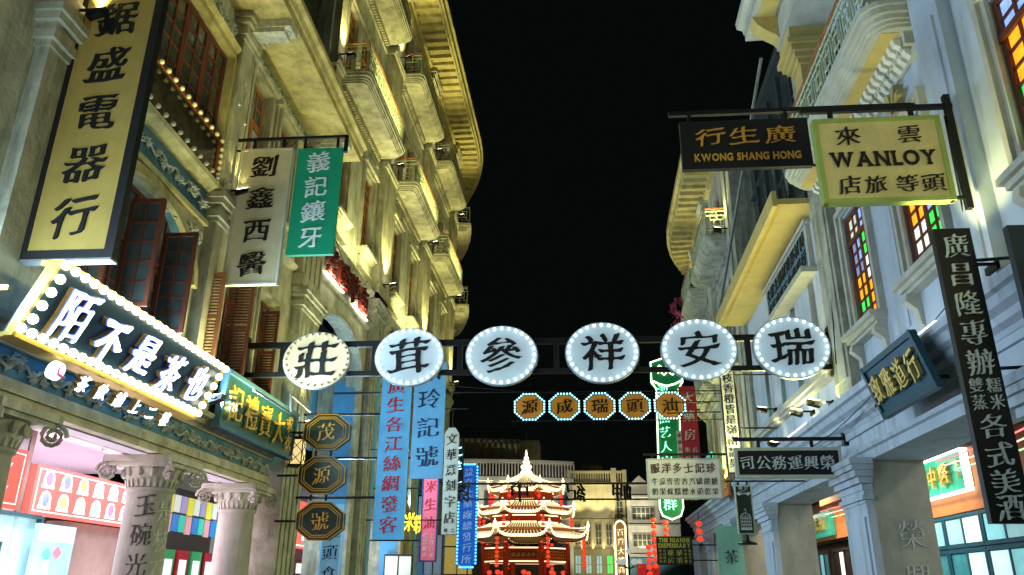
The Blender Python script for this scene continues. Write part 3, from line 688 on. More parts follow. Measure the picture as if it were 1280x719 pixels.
# second lightbox and maroon door deeper in the arcade, seen past the octagonal signs
fr = F2
t = thing('round_logo_lightbox', 'red lightbox with a white ring and stroke prints behind the octagonal signs', 'lightbox', fr(24, -2.6, 3.3))
MB(fr).box(22.6, 29.6, -2.85, -2.75, 2.75, 4.2).done('panel', red_e, t)
b = MB(fr); b.tube([(24.6 + .62 * math.cos(a), -2.74, 3.4 + .5 * math.sin(a)) for a in [i * PI / 12 for i in range(24)]], .04, 5, True); b.box(22.7, 29.5, -2.75, -2.74, 2.82, 2.86); b.done('ring', wht_e, t)
b = MB(fr)
for i in range(7): b.box(26.0 + i * .42, 26.26 + i * .42, -2.75, -2.74, 3.0, 3.55)
b.done('cup_print', wht_e, t)
t = thing('maroon_door', 'maroon panelled shop door with small lit panes at the bottom left', 'door', fr(21, -2.75, .13))
b = MB(fr); b.box(22.7, 27.2, -2.89, -2.79, .13, 2.72); b.box(22.9, 27.0, -2.79, -2.76, 2.4, 2.66); mar = mat('maroon_paint', (.13, .02, .035), .5, .15); b.done('leaf', mar, t)
for i in range(4):
    for j in range(2): MB(fr).box(23.3 + i * .85, 23.85 + i * .85, -2.79, -2.77, 1.6 + j * .4, 1.9 + j * .4).done('pane', lit, t)
for s, e in ((20, 50), (26.5, 50), (32, 40)): areal(fr(s, -1.2, 3.9), fr(s, -.9, 0), e, 1.6, .6, (.75, .85, 1))

# ================================================================== LEFT HOUSE TWO (balconies, curved end)
H2 = thing('corner_building', 'tall left arcade building with iron balconies, floodlit pilasters and a curved ribbed cornice', 'building', F2(25, 0, 0))
bluelit = mat('painted_blue_light', (.10, .34, .60), .7, .08, 2)  # blue light on jambs and arch backs put into the base colour
BAYS = [(17.55, 22.2), (23.9, 28.6), (30.3, 35.0), (36.7, 41.5)]; PILS = [(16.75, 17.5), (22.25, 23.85), (28.65, 30.25), (35.05, 36.65), (41.55, 43.5)]
holes = []
for a, c in BAYS:
    holes += [(a + .5, a + 1.55, 10.95, 13.5), (c - 1.55, c - .5, 10.95, 13.5)]
    for zf in (14.95, 19.45):
        for k in range(3): x = a + .45 + k * (c - a - .9 - .95) / 2; holes.append((x, x + .95, zf, zf + 2.75))
wallh(fr, H2, 16.75, 43.5, 9.95, 23.0, holes, .35, plL2, o=0)
MB(fr).box(16.75, 43.5, -9, -.9, 8.6, 24.4).done('building_core', dark, H2)
MB(fr).box(16.75, 17.1, -9, -.352, 12.2, 24.4).done('gable_wall', plG, H2)
for i, (a, c) in enumerate(BAYS):
    zt = 8.35 if i == 0 else 8.0
    arch_fill(fr, H2, a + .15, c - .35, 6.9, zt, 8.85, .4, plL2, pointed=.8, mould=plL)
    MB(fr).box(c - .35, c + .05, -1.2, 0, .13, 8.85).box(a - .05, a + .15, -1.2, 0, .13, 8.85).done('jamb', plG, H2)
    MB(fr).box(a + .1, c - .32, -1.3, -1.22, 5.2, 8.8).done('lunette_back', bluelit, H2)
    MB(fr).box(c - .351 - .012, c - .352, -.72, -.12, .14, 7.2).done('jamb_blue_light', bluelit, H2)  # thin sheet coloured as blue light on the jamb
    MB(fr).box(a + .1, c, -3.1, -1.21, 4.35, 4.5).done('arcade_ceiling', bluelit, H2); MB(fr).box(a - .9, c + .9, -3.4, -2.9, .13, 4.35).done('shop_wall', MATS['shop_grey_wall'], H2)
    b = MB(fr); b.sweep([(0, 8.85), (.06, 8.86), (.09, 8.93), (.03, 8.95), (0, 8.95)], a, c); b.sweep([(0, 9.9), (.05, 9.92), (.12, 9.96), (.16, 10.05), (.05, 10.12), (0, 10.12)], a - .04, c + .04); b.box(a, c, -.4, -.02, 8.85, 9.95); b.done('shop_fascia', plL2, H2)
    for s0, s1 in ((a + .5, a + 1.55), (c - 1.55, c - .5)):
        window(fr, H2, s0 + .02, s1 - .02, -.10, 10.97, 12.75, 4, 5, woodO, glassD, .07, .035, wide=(2,), panes=i < 2); window(fr, H2, s0 + .02, s1 - .02, -.10, 12.77, 13.48, 4, 2, woodO, glassD, .06, .03, name='fanlight', panes=False)
        b = MB(fr); b.box(s0 - .16, s0 - .03, .001, .08, 10.9, 13.6); b.box(s1 + .03, s1 + .16, .001, .08, 10.9, 13.6); b.box(s0 - .16, s1 + .16, .001, .08, 13.602, 13.72); b.box(s0 - .22, s1 + .22, .001, .16, 13.722, 13.8); b.done('window_surround', plL, H2)
        sill(fr, H2, s0, s1, 10.93, plL, .3, brackets=False)
        b = MB(fr); b.box(s0 - .05, s1 + .05, .001, .16, 10.3, 10.36); b.box(s0, s1, .001, .1, 10.36, 10.7); b.done('apron_panel', plL, H2)
    for L_, zf in enumerate((14.95, 19.45)):
        for k in range(3):
            x = a + .45 + k * (c - a - .9 - .95) / 2
            window(fr, H2, x + .02, x + .93, -.12, zf, zf + 2.05, 4, 5, woodO, glassD, .06, .035, wide=(2,), name='balcony_door', panes=False); window(fr, H2, x + .02, x + .93, -.12, zf + 2.07, zf + 2.73, 3, 2, woodO, glassD, .06, .03, name='fanlight', panes=False)
        b = MB(fr); b.box(a + .25, c - .25, .001, .07, zf + 2.82, zf + 2.95); b.box(a + .25, a + .36, .001, .07, zf, zf + 2.82); b.box(c - .36, c - .25, .001, .07, zf, zf + 2.82); b.done('door_surround', plL, H2)
        balcony(fr, H2, a + .18, c - .2, zf - .36, .82, plL)
for a, c in PILS:
    m = (a + c) / 2
    if c < 41:
        pilaster(fr, H2, m - .62 if a > 17 else a, m + .62 if a > 17 else c, .13, 9.9, .14, plG, 4, True, 'pier', -.9 if a > 17 else 0.)
        MB(fr).box(m + .14, m + .4, .166, .18, .5, 8.6).done('blue_light_stripe', bluelit, H2) if a > 17 else None  # stripe coloured as blue light on the pier
    pilaster(fr, H2, a + .12, c - .12, 10.15, 14.5, .2, plL, 0, False, 'upper_pilaster'); pilaster(fr, H2, a + .12, c - .12, 14.5, 18.98, .2, plL, 0, False, 'upper_pilaster'); pilaster(fr, H2, a + .12, c - .12, 19.0, 22.98, .2, plL, 0, True, 'upper_pilaster')
    b = MB(fr); b.sweep([(0, 14.52), (.22, 14.52), (.3, 14.62), (.26, 14.72), (0, 14.72)], a + .02, c - .02); b.sweep([(0, 19.02), (.22, 19.02), (.3, 19.12), (.26, 19.22), (0, 19.22)], a + .02, c - .02); b.done('pilaster_band', plL, H2)
b = MB(fr); b.sweep([(0, 22.4), (.1, 22.42), (.16, 22.6), (0, 22.62)], 16.75, 43.5)
b.sweep([(0, 23.0), (.2, 23.02), (.24, 23.2), (1.18, 23.22), (1.22, 23.3), (1.3, 23.34), (1.32, 23.55), (1.42, 23.6), (1.42, 23.75), (0, 23.76)], 16.75, 43.5); b.done('cornice', plY, H2)
for i in range(51): s = 17.0 + i * .52; MB(fr).box(s, s + .13, .2, 1.12, 23.06, 23.218).done('cornice_bracket', plY, H2)
MB(fr).box(16.75, 43.5, .0, .02, 23.76, 24.5).done('parapet', plG, H2)
for s_ in (19.6, 26.2): areal(F2(s_, -.7, 5.0), F2(s_, -.9, 9), 40, 2.5, .4, (.5, .78, 1))  # cool panels added to brighten the blue arch interiors, next line likewise
for s_ in (21.2, 27.8): areal(F2(s_ - 1.2, -.6, 2.2), F2(s_, -.6, 4), 35, .4, 1.0, (.6, .8, 1))
# red fascia lettering over the first arch, lit from behind
t = thing('fascia_lettering', 'dark red raised characters glowing from below on the fascia over the pointed arch', 'lettering', fr(19.8, .05, 9.4))
for k, ch in enumerate('書國華南'): char(t, ch, fr(18.15 + k * 1.0, .10, 9.42), fr.d, Z, .92, .86, redL, .09, wt=.02)
for a, c in ((17.8, 19.3), (20.6, 21.7)): MB(fr).box(a, c, .11, .15, 8.97, 9.0).done('light_strip', lampW, t); areal(fr((a + c) / 2, .2, 9.02), fr((a + c) / 2, .0, 9.6), 26, c - a, .05, (1, .93, .7))
t = thing('fascia_lettering', 'small dark characters on the fascia beyond the fluted pilaster', 'lettering', fr(26, .05, 9.4))
for k, ch in enumerate('老書莊'): char(t, ch, fr(25.0 + k * 1.0, .06, 9.42), fr.d, Z, .7, .7, ink, .03)
# floodlights
Ld = 'floodlight on the cornice of the near left house at its '
floodlight(FL, 7.5, .42, 8.12, 'bright floodlight left of the tall ochre sign', 130, 80)
floodlight(FL, 12.15, .42, 8.12, 'floodlight on the ledge just left of the pale vertical sign', 120, 80)
floodlight(FL, 16.9, .5, 4.95, 'floodlight on the pier above the small lantern', 90, 50)
floodlight(FL, 12.0, .55, 4.38, 'floodlight on the arcade cornice behind the bulb-lit sign', 50, 80, up=3)
for s, z, e, lb in ((23.05, 10.62, 170, 'on the fluted pilaster just beyond the arch'), (29.45, 10.62, 170, 'on the second fluted pilaster above the round signs'), (17.1, 14.95, 120, 'beside the nearest iron balcony'),
                    (23.05, 14.95, 120, 'at the near end of the second balcony on the lower row'), (23.05, 19.35, 110, 'at the near end of the second balcony on the upper row'), (29.45, 14.95, 110, 'at the near end of the third balcony on the lower row'),
                    (29.45, 19.35, 100, 'at the near end of the third balcony on the upper row'), (35.85, 10.62, 150, 'on the far pilaster where the facade starts to curve'), (35.85, 14.95, 100, 'by the lower curved balcony'), (35.85, 19.35, 90, 'by the upper curved balcony'), (17.1, 19.35, 100, 'high at the corner above the ochre eave')):
    floodlight(F2, s, .5, z, 'small floodlight ' + lb, e, 85, up=4, lean=.1)
# lantern at the corner pier
t = thing('wall_lantern', 'small square amber lantern with black lattice hanging on the pier beside the green signboard', 'lantern', FL(16.45, .45, 4.2))
b = MB(FL); b.box(16.33, 16.57, .33, .57, 4.0, 4.5); b.done('shade', mat('amber_lantern_glow', (.9, .6, .25), .5, .05, emit=.9, ecol=(.95, .66, .28)), t)
b = MB(FL)
for s in (16.32, 16.56):
    for o in (.32, .56): b.box(s, s + .02, o, o + .02, 3.98, 4.52)
b.box(16.3, 16.6, .3, .6, 4.5, 4.56); b.box(16.3, 16.6, .3, .6, 3.94, 3.99); b.box(16.43, 16.47, .43, .47, 4.56, 4.66)
for k in range(2):
    z = 4.0 + k * .25; b.tube([(16.33, .58, z), (16.57, .58, z + .25)], .008, 4); b.tube([(16.57, .58, z), (16.33, .58, z + .25)], .008, 4); b.tube([(16.31, .33, z), (16.31, .57, z + .25)], .008, 4); b.tube([(16.31, .57, z), (16.31, .33, z + .25)], .008, 4)
b.box(16.44, 16.46, .1, .45, 4.66, 4.68); b.done('lattice_frame', iron, t)

# ================================================================== RIGHT HOUSE ONE (near, stained glass)
fr = FR
H3 = thing('shop_house', 'near right blue-white arcade house with stained-glass windows and an iron balcony under a yellow soffit', 'building', FR(10, 0, 0))
yel = mat('floodlit_yellow_tint', (.55, .42, .14), .8, .12, 2, .2, stain=.15)  # yellow cast of the warm floodlights put into the base colour
W3 = [(6.1, 7.35), (9.22, 10.36), (11.64, 12.74)]
wallh(fr, H3, -3, 13.2, 4.55, 8.5, [(a, c, 5.52, 7.55) for a, c in W3] + [(3, 4.2, 5.52, 7.55)], .3, plR)
wallh(fr, H3, -3, 13.2, 8.5, 11.6, [(a, c, 8.95, 10.8) for a, c in ((6.1, 7.3), (9.3, 10.4), (11.5, 12.5))], .3, plR, name='upper_wall', o=-.01)
MB(fr).box(-3, 13.2, -8, -.8, 4.1, 11.6).done('building_core', dark, H3)
stc = {'orange': (1., .38, .02), 'green': (.05, .75, .10), 'white': (.85, .88, .80), 'blue': (.30, .45, .95), 'pale': (.75, .72, .55), 'violet': (.32, .34, .55), 'yellow': (.9, .7, .3)}
SG = {k: mat('stained_glass_' + k, v, .2, .25, 9, .4, emit={'orange': 1.0, 'green': .95, 'white': .95, 'blue': .7, 'pale': .5, 'violet': .35, 'yellow': .7}[k], bscale=30) for k, v in stc.items()}
def stained(seed, scheme):
    r = random.Random(seed)
    return lambda i, j: SG[scheme[j][i]]
o, g_, w_, u, p_, v_ = 'orange', 'green', 'white', 'blue', 'pale', 'violet'
# rows listed from the bottom up, columns near to far
sc1 = [[o, o, g_, g_], [o, o, g_, g_], [o, o, o, o], [w_, w_, o, o], [w_, w_, v_, v_], [g_, g_, u, v_], [g_, g_, u, v_], [u, u, p_, p_], [v_, u, p_, p_]]
sc2 = [[w_, g_, w_, w_], [g_, g_, w_, w_], [g_, g_, w_, w_], [u, u, o, o], [u, u, o, o], [u, u, o, o], [g_, g_, u, u], [o, o, u, u], [w_, w_, u, u]]
sc3 = [[g_, g_, o, o], [w_, w_, g_, g_], [o, o, w_, w_], [o, o, g_, g_], [g_, g_, o, o], [o, o, o, o], [o, o, o, o], [u, u, u, u], [u, u, u, u]]
for (a, c), scm in zip(W3, (sc3, sc2, sc1)):
    w = window(fr, H3, a + .02, c - .02, -.03, 5.53, 7.53, 4, 9, wood, stained(1, scm), .07, .04, name='stained_window', wide=(2,), dp=.07)
    b = MB(fr); b.box(a + .02, c - .02, -.028, .0, 7.0, 7.08); b.done('transom', wood, H3)
    b = MB(fr)
    for e, k in ((.16, .10), (.07, .05)): b.box(a - e, a - e + .09, .001, k, 5.5, 7.66 + e * .3); b.box(c + e - .09, c + e, .001, k, 5.5, 7.66 + e * .3); b.box(a - e + .09, c + e - .09, .001, k, 7.57 + e * .3, 7.66 + e * .3)
    b.done('window_surround', mat('pale_stone_trim', (.46, .46, .38), .8, .15, 3, .2) if 'pale_stone_trim' not in MATS else MATS['pale_stone_trim'], H3)
    sill(fr, H3, a - .08, c + .08, 5.5, MATS['pale_stone_trim'], .26)
    b = MB(fr)                                          # carved keystone ornament over the window
    m = (a + c) / 2
    for t_, l in ((-.9, .3), (-.35, .36), (.35, .36), (.9, .3)): b.prism([(m - .03, 7.78), (m + .03, 7.78), (m + math.sin(t_) * l + .06, 7.78 + math.cos(t_) * l), (m + math.sin(t_) * l - .06, 7.78 + math.cos(t_) * l)], .002, .14, 'o')
    b.box(m - .25, m + .25, .001, .12, 7.7, 7.78); b.done('window_crest', plY, H3)
trim = MATS['pale_stone_trim']
for a, c in ((8.05, 8.72), (13.02, 13.92), (4.6, 5.3)):
    b = MB(fr); b.box(a, c, .001, .16, 4.6, 11.55); b.box(a + .12, c - .12, .16, .19, 4.9, 8.1); b.done('pilaster', plG if a > 12 else plR, H3)
# sunk blue strip panels between windows
for a, c in ((8.80, 8.98), (10.75, 11.3)): MB(fr).box(a, c, .001, .02, 5.0, 8.0).done('wall_strip', plR, H3)
# arcade entablature with mouldings
def entab(H, s0, s1, z0=3.56, z1=4.6, m=plR):
    b = MB(fr); b.box(s0, s1, -.85, 0, z0, 4.0); b.box(s0, s1, -.85, .05, 4.0, 4.1)
    b.sweep([(-.85, 3.69), (.002, 3.7), (.05, 3.72), (.06, 3.78), (.02, 3.8), (-.85, 3.8)], s0 + .001, s1 - .001)
    b.sweep([(-.85, 4.101), (.05, 4.105), (.08, 4.16), (.16, 4.2), (.17, 4.28), (.26, 4.33), (.30, 4.42), (.36, 4.44), (.36, 4.55), (-.85, 4.56)], s0, s1); b.done('arcade_cornice', m, H)
entab(H3, -3, 13.9)
def pier(H, s0, s1, m=plR, ch=None, dep=.85):
    b = MB(fr); b.box(s0, s1, -dep, -.001, .13, 3.555); b.done('pier', mat('pier_stone', (.38, .37, .30), .85, .15, 2, .3, stain=.25) if 'pier_stone' not in MATS else MATS['pier_stone'], H)
    b = MB(fr); b.box(s0 - .003, s1, 0, .12, .13, 2.9); b.box(s0 + .12, s1 - .12, .12, .15, .6, 2.7)
    for i, (z, e) in enumerate(((2.9, .14), (2.95, .18), (3.02, .14), (3.1, .16), (3.2, .22), (3.3, .28), (3.4, .33), (3.48, .36))): b.box(s0 - .003 - max(0, e - .14), s1 + max(0, e - .14), .001, e, z, z + (.05 if i == 0 else .07 if i == 1 else .08 if i == 2 else .1))
    b.done('pier_pilaster', m, H)
pier(H3, 13.3, 14.5); pier(H3, 6.9, 8.1)
for k, ch in enumerate('榮興'): char(H3, ch, fr(13.295, -.48, 2.42 - k * .62) - fr.d * .01, -fr.n * -1, Z, .42, .44, engw, .012)
# balcony with soffit tinted floodlight yellow and s-shaped corbels
bl = balcony(fr, H3, 8.8, 13.5, 8.5, .62, trim, ironG, 'balcony slab with curved corner and rust-red handrail', .3)
MB(fr).box(8.98, 13.3, .22, .44, 8.488, 8.498).done('soffit_panel', yel, H3)
for i in range(26):
    s = 9.1 + i * .165; b = MB(fr); P = [(.002, 8.2), (.06, 8.2), (.12, 8.26), (.17, 8.36), (.24, 8.40), (.26, 8.487), (.002, 8.487)]; b.prism(P, s, s + .09, 's'); b.done('corbel', mat('white_corbel_paint', (.62, .62, .55), .6, .1) if 'white_corbel_paint' not in MATS else MATS['white_corbel_paint'], H3)
for a, c in ((6.1, 7.3), (9.3, 10.4), (11.5, 12.5)): window(fr, H3, a + .02, c - .02, -.1, 8.96, 10.78, 4, 4, wood, glassD, .06, .04, panes=False)
# columns on the balcony, capital and roof eave
b = MB(fr)
for s in (12.05,):
    b.box(s, s + .42, .12, .54, 8.86, 10.3)
    for z, e in ((10.3, .04), (10.4, .1), (10.5, .16), (10.62, .22)): b.box(s - e, s + .42 + e, .12 - e, .54 + e, z, z + .11)
b.box(11.9, 12.62, -.0, .7, 10.73, 11.58); b.done('balcony_column', yel, H3)
b = MB(fr); b.box(-3, 12.6, -.3, .75, 11.0, 11.5); b.done('upper_beam', trim, H3)
b = MB(fr); b.box(-3, 13.0, -.3, 1.2, 11.58, 11.7); b.sweep([(1.0, 11.7), (1.22, 11.72), (1.24, 11.82), (1.34, 11.86), (1.36, 11.98), (1.0, 12.0)], -3, 13.0); b.done('eave', trim, H3)
MB(fr).box(-3, 12.85, .78, 1.1, 11.565, 11.578).done('soffit_panel', yel, H3)
for s in (12.3, 8.3): MB(fr).prism([(.6, 11.1), (.72, 11.02), (.8, 11.15), (.95, 11.25), (1.12, 11.4), (1.2, 11.57), (.6, 11.57)], s, s + .3, 's').done('eave_bracket', yel, H3)
# ================================================================== RIGHT HOUSE TWO (white front with canopy, dark glazed storeys above)
H4 = thing('shop_house', 'white right-hand house front with long flat canopy and dark glazed storeys above it', 'building', FR(18, 0, 0))
hw = [(14.9 + i * 1.55, 15.3 + i * 1.55, 5.5, 7.35) for i in range(4)]
wallh(fr, H4, 13.95, 21.6, 4.56, 8.5, hw, .3, plR)
for a, c, z0, z1 in hw: window(fr, H4, a + .01, c - .01, -.12, z0 + .01, z1 - .01, 2, 8, wood, lambda i, j: SG[('violet', 'green', 'violet', 'violet')[(i + j // 2) % 4]] if j < 3 else glassB, .05, .03, panes=True)
MB(fr).box(13.95, 21.6, -8, -.8, 4.1, 13.8).done('building_core', dark, H4)
b = MB(fr); b.box(14.2, 21.4, .001, .2, 5.28, 5.42); b.box(14.25, 21.35, .001, .14, 5.2, 5.28); b.done('window_ledge', trim, H4)
b = MB(fr); b.box(13.95, 21.5, .001, .78, 8.5, 8.62); b.box(13.93, 21.52, .74, .83, 8.46, 8.78); b.done('canopy', yel, H4)
t = b = MB(fr); b.box(14.6, 18.5, .001, .09, 7.45, 8.42); b.box(14.5, 18.6, .001, .14, 8.36, 8.44); b.box(14.5, 18.6, .001, .3, 7.32, 7.44); b.done('tablet_frame', MATS['pale_stone_trim'], H4)
MB(fr).box(14.75, 18.35, .09, .10, 7.55, 8.30).done('tablet', relief, H4)
txt = '士敏土鋼材建築材料' '洋灰玻璃五金瓷磚行'
for r in range(2):
    for k in range(9): char(H4, txt[r * 9 + k], fr(18.12 - k * .4, .10, 8.12 - r * .38), -fr.d, Z, .34, .32, ink, .02, wt=.02)
# glazed upper storeys
b = MB(fr); b.box(13.95, 21.6, -.6, -.55, 8.7, 13.9)
b.done('dark_glazing', glassD, H4)
b = MB(fr)
for i in range(8): b.box(14.0 + i * 1.08, 14.06 + i * 1.08, -.55, -.45, 8.7, 13.9)
for z in (9.9, 11.1, 12.3): b.box(13.95, 21.6, -.55, -.47, z, z + .06)
b.box(13.95, 21.6, -.62, -.3, 13.7, 13.95); b.done('mullions', mat('dark_green_grey_metal', (.05, .06, .06), .6, .2), H4)
MB(fr).box(21.4, 21.9, -.7, .1, 4.56, 14.0).done('party_wall', plG, H4)
MB(fr).box(19.5, 21.3, -5, -3.5, 13.9, 15.2).box(20, 20.8, -4.6, -3.9, 15.2, 16.2).done('roof_box', plG, H4)
MB(fr).tube([(20.4, -4.2, 16.2), (20.4, -4.2, 18.0)], .04, 5).tube([(20.9, -4.2, 15.2), (20.9, -4.2, 17.2)], .02, 5).done('antenna', iron, H4)
entab(H4, 13.901, 21.85)
pier(H4, 20.3, 21.5)
t = thing('drain_pipe', 'pale slanted metal pole running up in front of the dark glazing', 'pipe', fr(14.5, .4, 9))
MB(fr).tube([(13.4, .9, 10.0), (14.0, .5, 9.2), (14.6, .3, 8.8)], .03, 6).tube([(13.3, .86, 11.4), (21, .8, 8.75)], .035, 6).done('pipe', steel, t)
# ================================================================== RIGHT HOUSE THREE (far, curved cornice)
fr = F3
H5 = thing('corner_building', 'far right floodlit corner building with iron balconies and a scalloped curved cornice', 'building', F3(28, 0, 0))
BY = [(22.5, 26.0), (27.0, 30.4), (31.4, 34.6)]; hs = []
for a, c in BY:
    for z0, z1 in ((5.6, 7.6), (8.7, 10.6), (12.0, 14.0)):
        for k in range(3): x = a + .2 + k * (c - a - .4 - .75) / 2; hs.append((x, x + .75, z0, z1))
wallh(fr, H5, 21.92, 36.5, 4.56, 14.8, hs, .3, plL2)
for a, c, z0, z1 in hs: window(fr, H5, a + .01, c - .01, -.08, z0 + .01, z1 - .01, 2, 6, woodO, glassD, .07, .04, panes=False)
MB(fr).box(21.92, 36.5, -7, -.8, 4.1, 15.0).done('building_core', dark, H5)
for i, (a, c) in enumerate(BY):
    for z in (11.35,): balcony(fr, H5, a - .1, c + .1, z, .75, plL2)
    balcony(fr, H5, a - .1, c + .1, 7.95, .5, plL2)
for a, c in ((21.95, 22.4), (26.1, 26.9), (30.5, 31.3), (34.8, 35.6)): pilaster(fr, H5, a, c, 4.6, 14.75, .14, plL2, 0, True)
b = MB(fr); b.sweep([(0, 14.7), (.15, 14.72), (.2, 14.9), (1.0, 14.92), (1.05, 15.05), (1.15, 15.1), (1.15, 15.3), (0, 15.31)], 21.9, 36.5); b.done('cornice', plY, H5)
for i in range(29): s = 22.2 + i * .49; MB(fr).box(s, s + .12, .15, .98, 14.78, 14.917).done('cornice_bracket', plY, H5)
fr = FR
entab(H5, 21.851, 37.0)
for s in (25.2, 31.4, 35.8): pier(H5, s, s + 1.1)
# lamps on the right side
floodlight(FR, 7.95, .55, 4.72, 'bright floodlight on the near right cornice behind the tall black sign', 50, 85, up=3)
floodlight(FR, 14.3, .45, 4.72, 'upper of two floodlights on the cornice under the rightmost oval sign', 7, 70, up=3)
floodlight(FR, 15.0, .6, 4.70, 'lower of two floodlights on the cornice under the rightmost oval sign', 3.5, 70, up=3)
floodlight(FR, 18.5, .3, 4.70, 'floodlight hidden behind the white ledge of the right-hand house', 5, 60, up=2)
floodlight(FR, 12.4, .3, 8.98, 'floodlight on the balcony floor by the yellow column', 50, 90, up=3)
floodlight(FR, 14.5, .4, 5.56, 'floodlight on the ledge below the flat canopy', 7, 80, up=3, lean=.3)
floodlight(FR, 18.8, .4, 5.56, 'far floodlight on the ledge below the flat canopy', 7, 80, up=3, lean=.3)
for s, z, lb in ((22.2, 11.8, 'first balcony of the far right building'), (26.5, 11.8, 'second balcony of the far right building'), (22.2, 4.75, 'cornice under the far right building'), (26.5, 4.75, 'second pilaster foot of the far right building'), (30.9, 11.8, 'curving end of the far right building'), (30.9, 4.75, 'third pilaster foot of the far right building')):
    floodlight(F3, s, .42, z, 'small floodlight at the ' + lb, 45, 90, up=4, lean=.15)
for k, (a, c) in enumerate(((9.3, 11.2), (15.5, 17.2))):
    t = thing('light_strip', ['bright strip light on the cornice top right of the gold-lettered blue board', 'bright strip light on the cornice top above the transport company sign'][k], 'strip light', FR((a + c) / 2, .3, 4.58), 'strip lights on the right cornice')
    MB(FR).box(a, c, .28, .32, 4.57, 4.60).done('tube', ledStrip, t); areal(FR((a + c) / 2, .25, 4.62), FR((a + c) / 2, .0, 5.6), .7, c - a, .05, (.8, .88, 1))
# shops inside the right arcade
orp = mat('orange_wood_panel', (.58, .20, .055), .6, .15, 2, .1)
b = MB(FR); b.box(-3, 38, -3.0, -2.5, 3.0, 4.4); b.done('shop_fascia_wall', orp, H3)
b = MB(FR); b.box(-3, 38, -2.5, -.86, 4.3, 4.4); b.done('arcade_ceiling', orp, H3)
b = MB(FR)
for i in range(12): s = 9 + i * 2.4; b.box(s, s + .12, -2.5, -.86, 4.18, 4.3)
b.done('ceiling_joists', orp, H3)
MB(FR).box(-3, 38, -3.6, -3.1, .13, 3.0).done('shop_back_wall', woodD, H3)
t = thing('teal_window_front', 'teal-framed shop window with bright panes at the bottom right', 'shopfront', FR(15, -2.5, .13))
teal = mat('teal_window_frame', (.015, .09, .13), .4, .1)
tealp = [tealg, mat('lit_aqua_glass', (.3, .7, .75), .25, .3, 1.6, emit=.42, ecol=(.25, .62, .66)), mat('lit_pale_glass', (.6, .8, .8), .25, .3, 1.6, emit=.7, ecol=(.58, .82, .84)), mat('dim_teal_glass', (.05, .25, .28), .2, .4, 2, emit=.16, ecol=(.05, .3, .32))]
for k in range(6):
    s = 9.0 + k * 1.62
    window(FR, t, s, s + 1.6, -2.5, 2.38, 2.98, 2, 1, teal, (lambda k: lambda i, j: tealp[(k * 2 + i) % 3])(k), .06, .05, name='transom_window'); window(FR, t, s, s + 1.6, -2.5, .3, 2.36, 2, 2, teal, (lambda k: lambda i, j: tealp[(k + i + j * 2) % 4])(k), .07, .06, name='window')
b = MB(FR); [b.box(11.2 + i * .13, 11.28 + i * .13, -2.498, -2.49, 2.62, 2.72) for i in range(9)]; b.done('pane_print', MATS['shop_grey_wall'], t)
for k in range(8):
    s0 = 19.4 + k * 2.1; t2 = thing('lit_shopfront', ['first', 'second', 'third', 'fourth', 'fifth', 'sixth', 'seventh', 'eighth'][k] + ' lit doorway deeper in the right arcade beyond the teal windows', 'shopfront', FR(s0, -2.6, .13), 'doorways along the right arcade')
    window(FR, t2, s0, s0 + 1.7, -2.55, .2, 2.75, 3, 2, woodD, lambda i, j: (tealp[3], lit, tealp[1], woodD)[(i * 2 + j + k) % 4], .09, .08)
greenS = mat('green_lit_board', (.04, .42, .27), .3, .08, 1, emit=.35, ecol=(.05, .48, .32))
def hall_sign(s0, s1, z0, z1, lb, txt, edge=True, g='green boards in the right arcade'):
    t = thing('shop_signboard', lb, 'sign', FR((s0 + s1) / 2, -2.4, z0), g)
    MB(FR).box(s0, s1, -2.48, -2.36, z0, z1).done('board', greenS, t)
    if edge:
        b = MB(FR); k = .035
        b.box(s0 - k, s1 + k, -2.46, -2.33, z0 - k, z0); b.box(s0 - k, s1 + k, -2.46, -2.33, z1, z1 + k); b.box(s0 - k, s0, -2.46, -2.33, z0, z1); b.box(s1, s1 + k, -2.46, -2.33, z0, z1); b.done('light_edge', ledStrip, t)
    n = len(txt)
    for k, ch in enumerate(txt): char(t, ch, FR(s0 + .55 + (n - 1 - k + .3) * (s1 - s0 - .9) / n * .72, -2.35, (z0 + z1) / 2), -FR.d, Z, (s1 - s0) / n * .42, (z1 - z0) * .6, goldL, .08, wt=.025)
    char(t, '堂', FR(s0 + .2, -2.35, z1 - .2), -FR.d, Z, .14, .14, goldL, .02); char(t, '記', FR(s0 + .2, -2.35, z1 - .42), -FR.d, Z, .12, .12, goldL, .02)
hall_sign(15.4, 18.6, 3.36, 4.05, 'green signboard with gold characters and glowing white edge behind the stone pier', '益中醫')
hall_sign(24.4, 27.6, 3.1, 3.78, 'teal signboard with wavy print under the transport company sign', '桃花潮', False)
hall_sign(9.0, 12.4, 3.3, 3.95, 'green signboard at the right edge of the photo beside the tall black sign', '茶葉店')
MB(FR).box(19, 23.5, -2.5, -1.9, 3.8, 4.3).done('timber_bulkhead', orp, H4)
for s, e in ((10, 130), (16.8, 150), (23.5, 130), (30, 80)): areal(FR(s, -1.6, 4.1), FR(s, -1.9, 0), e, 1.8, .6, (1, .86, .66))
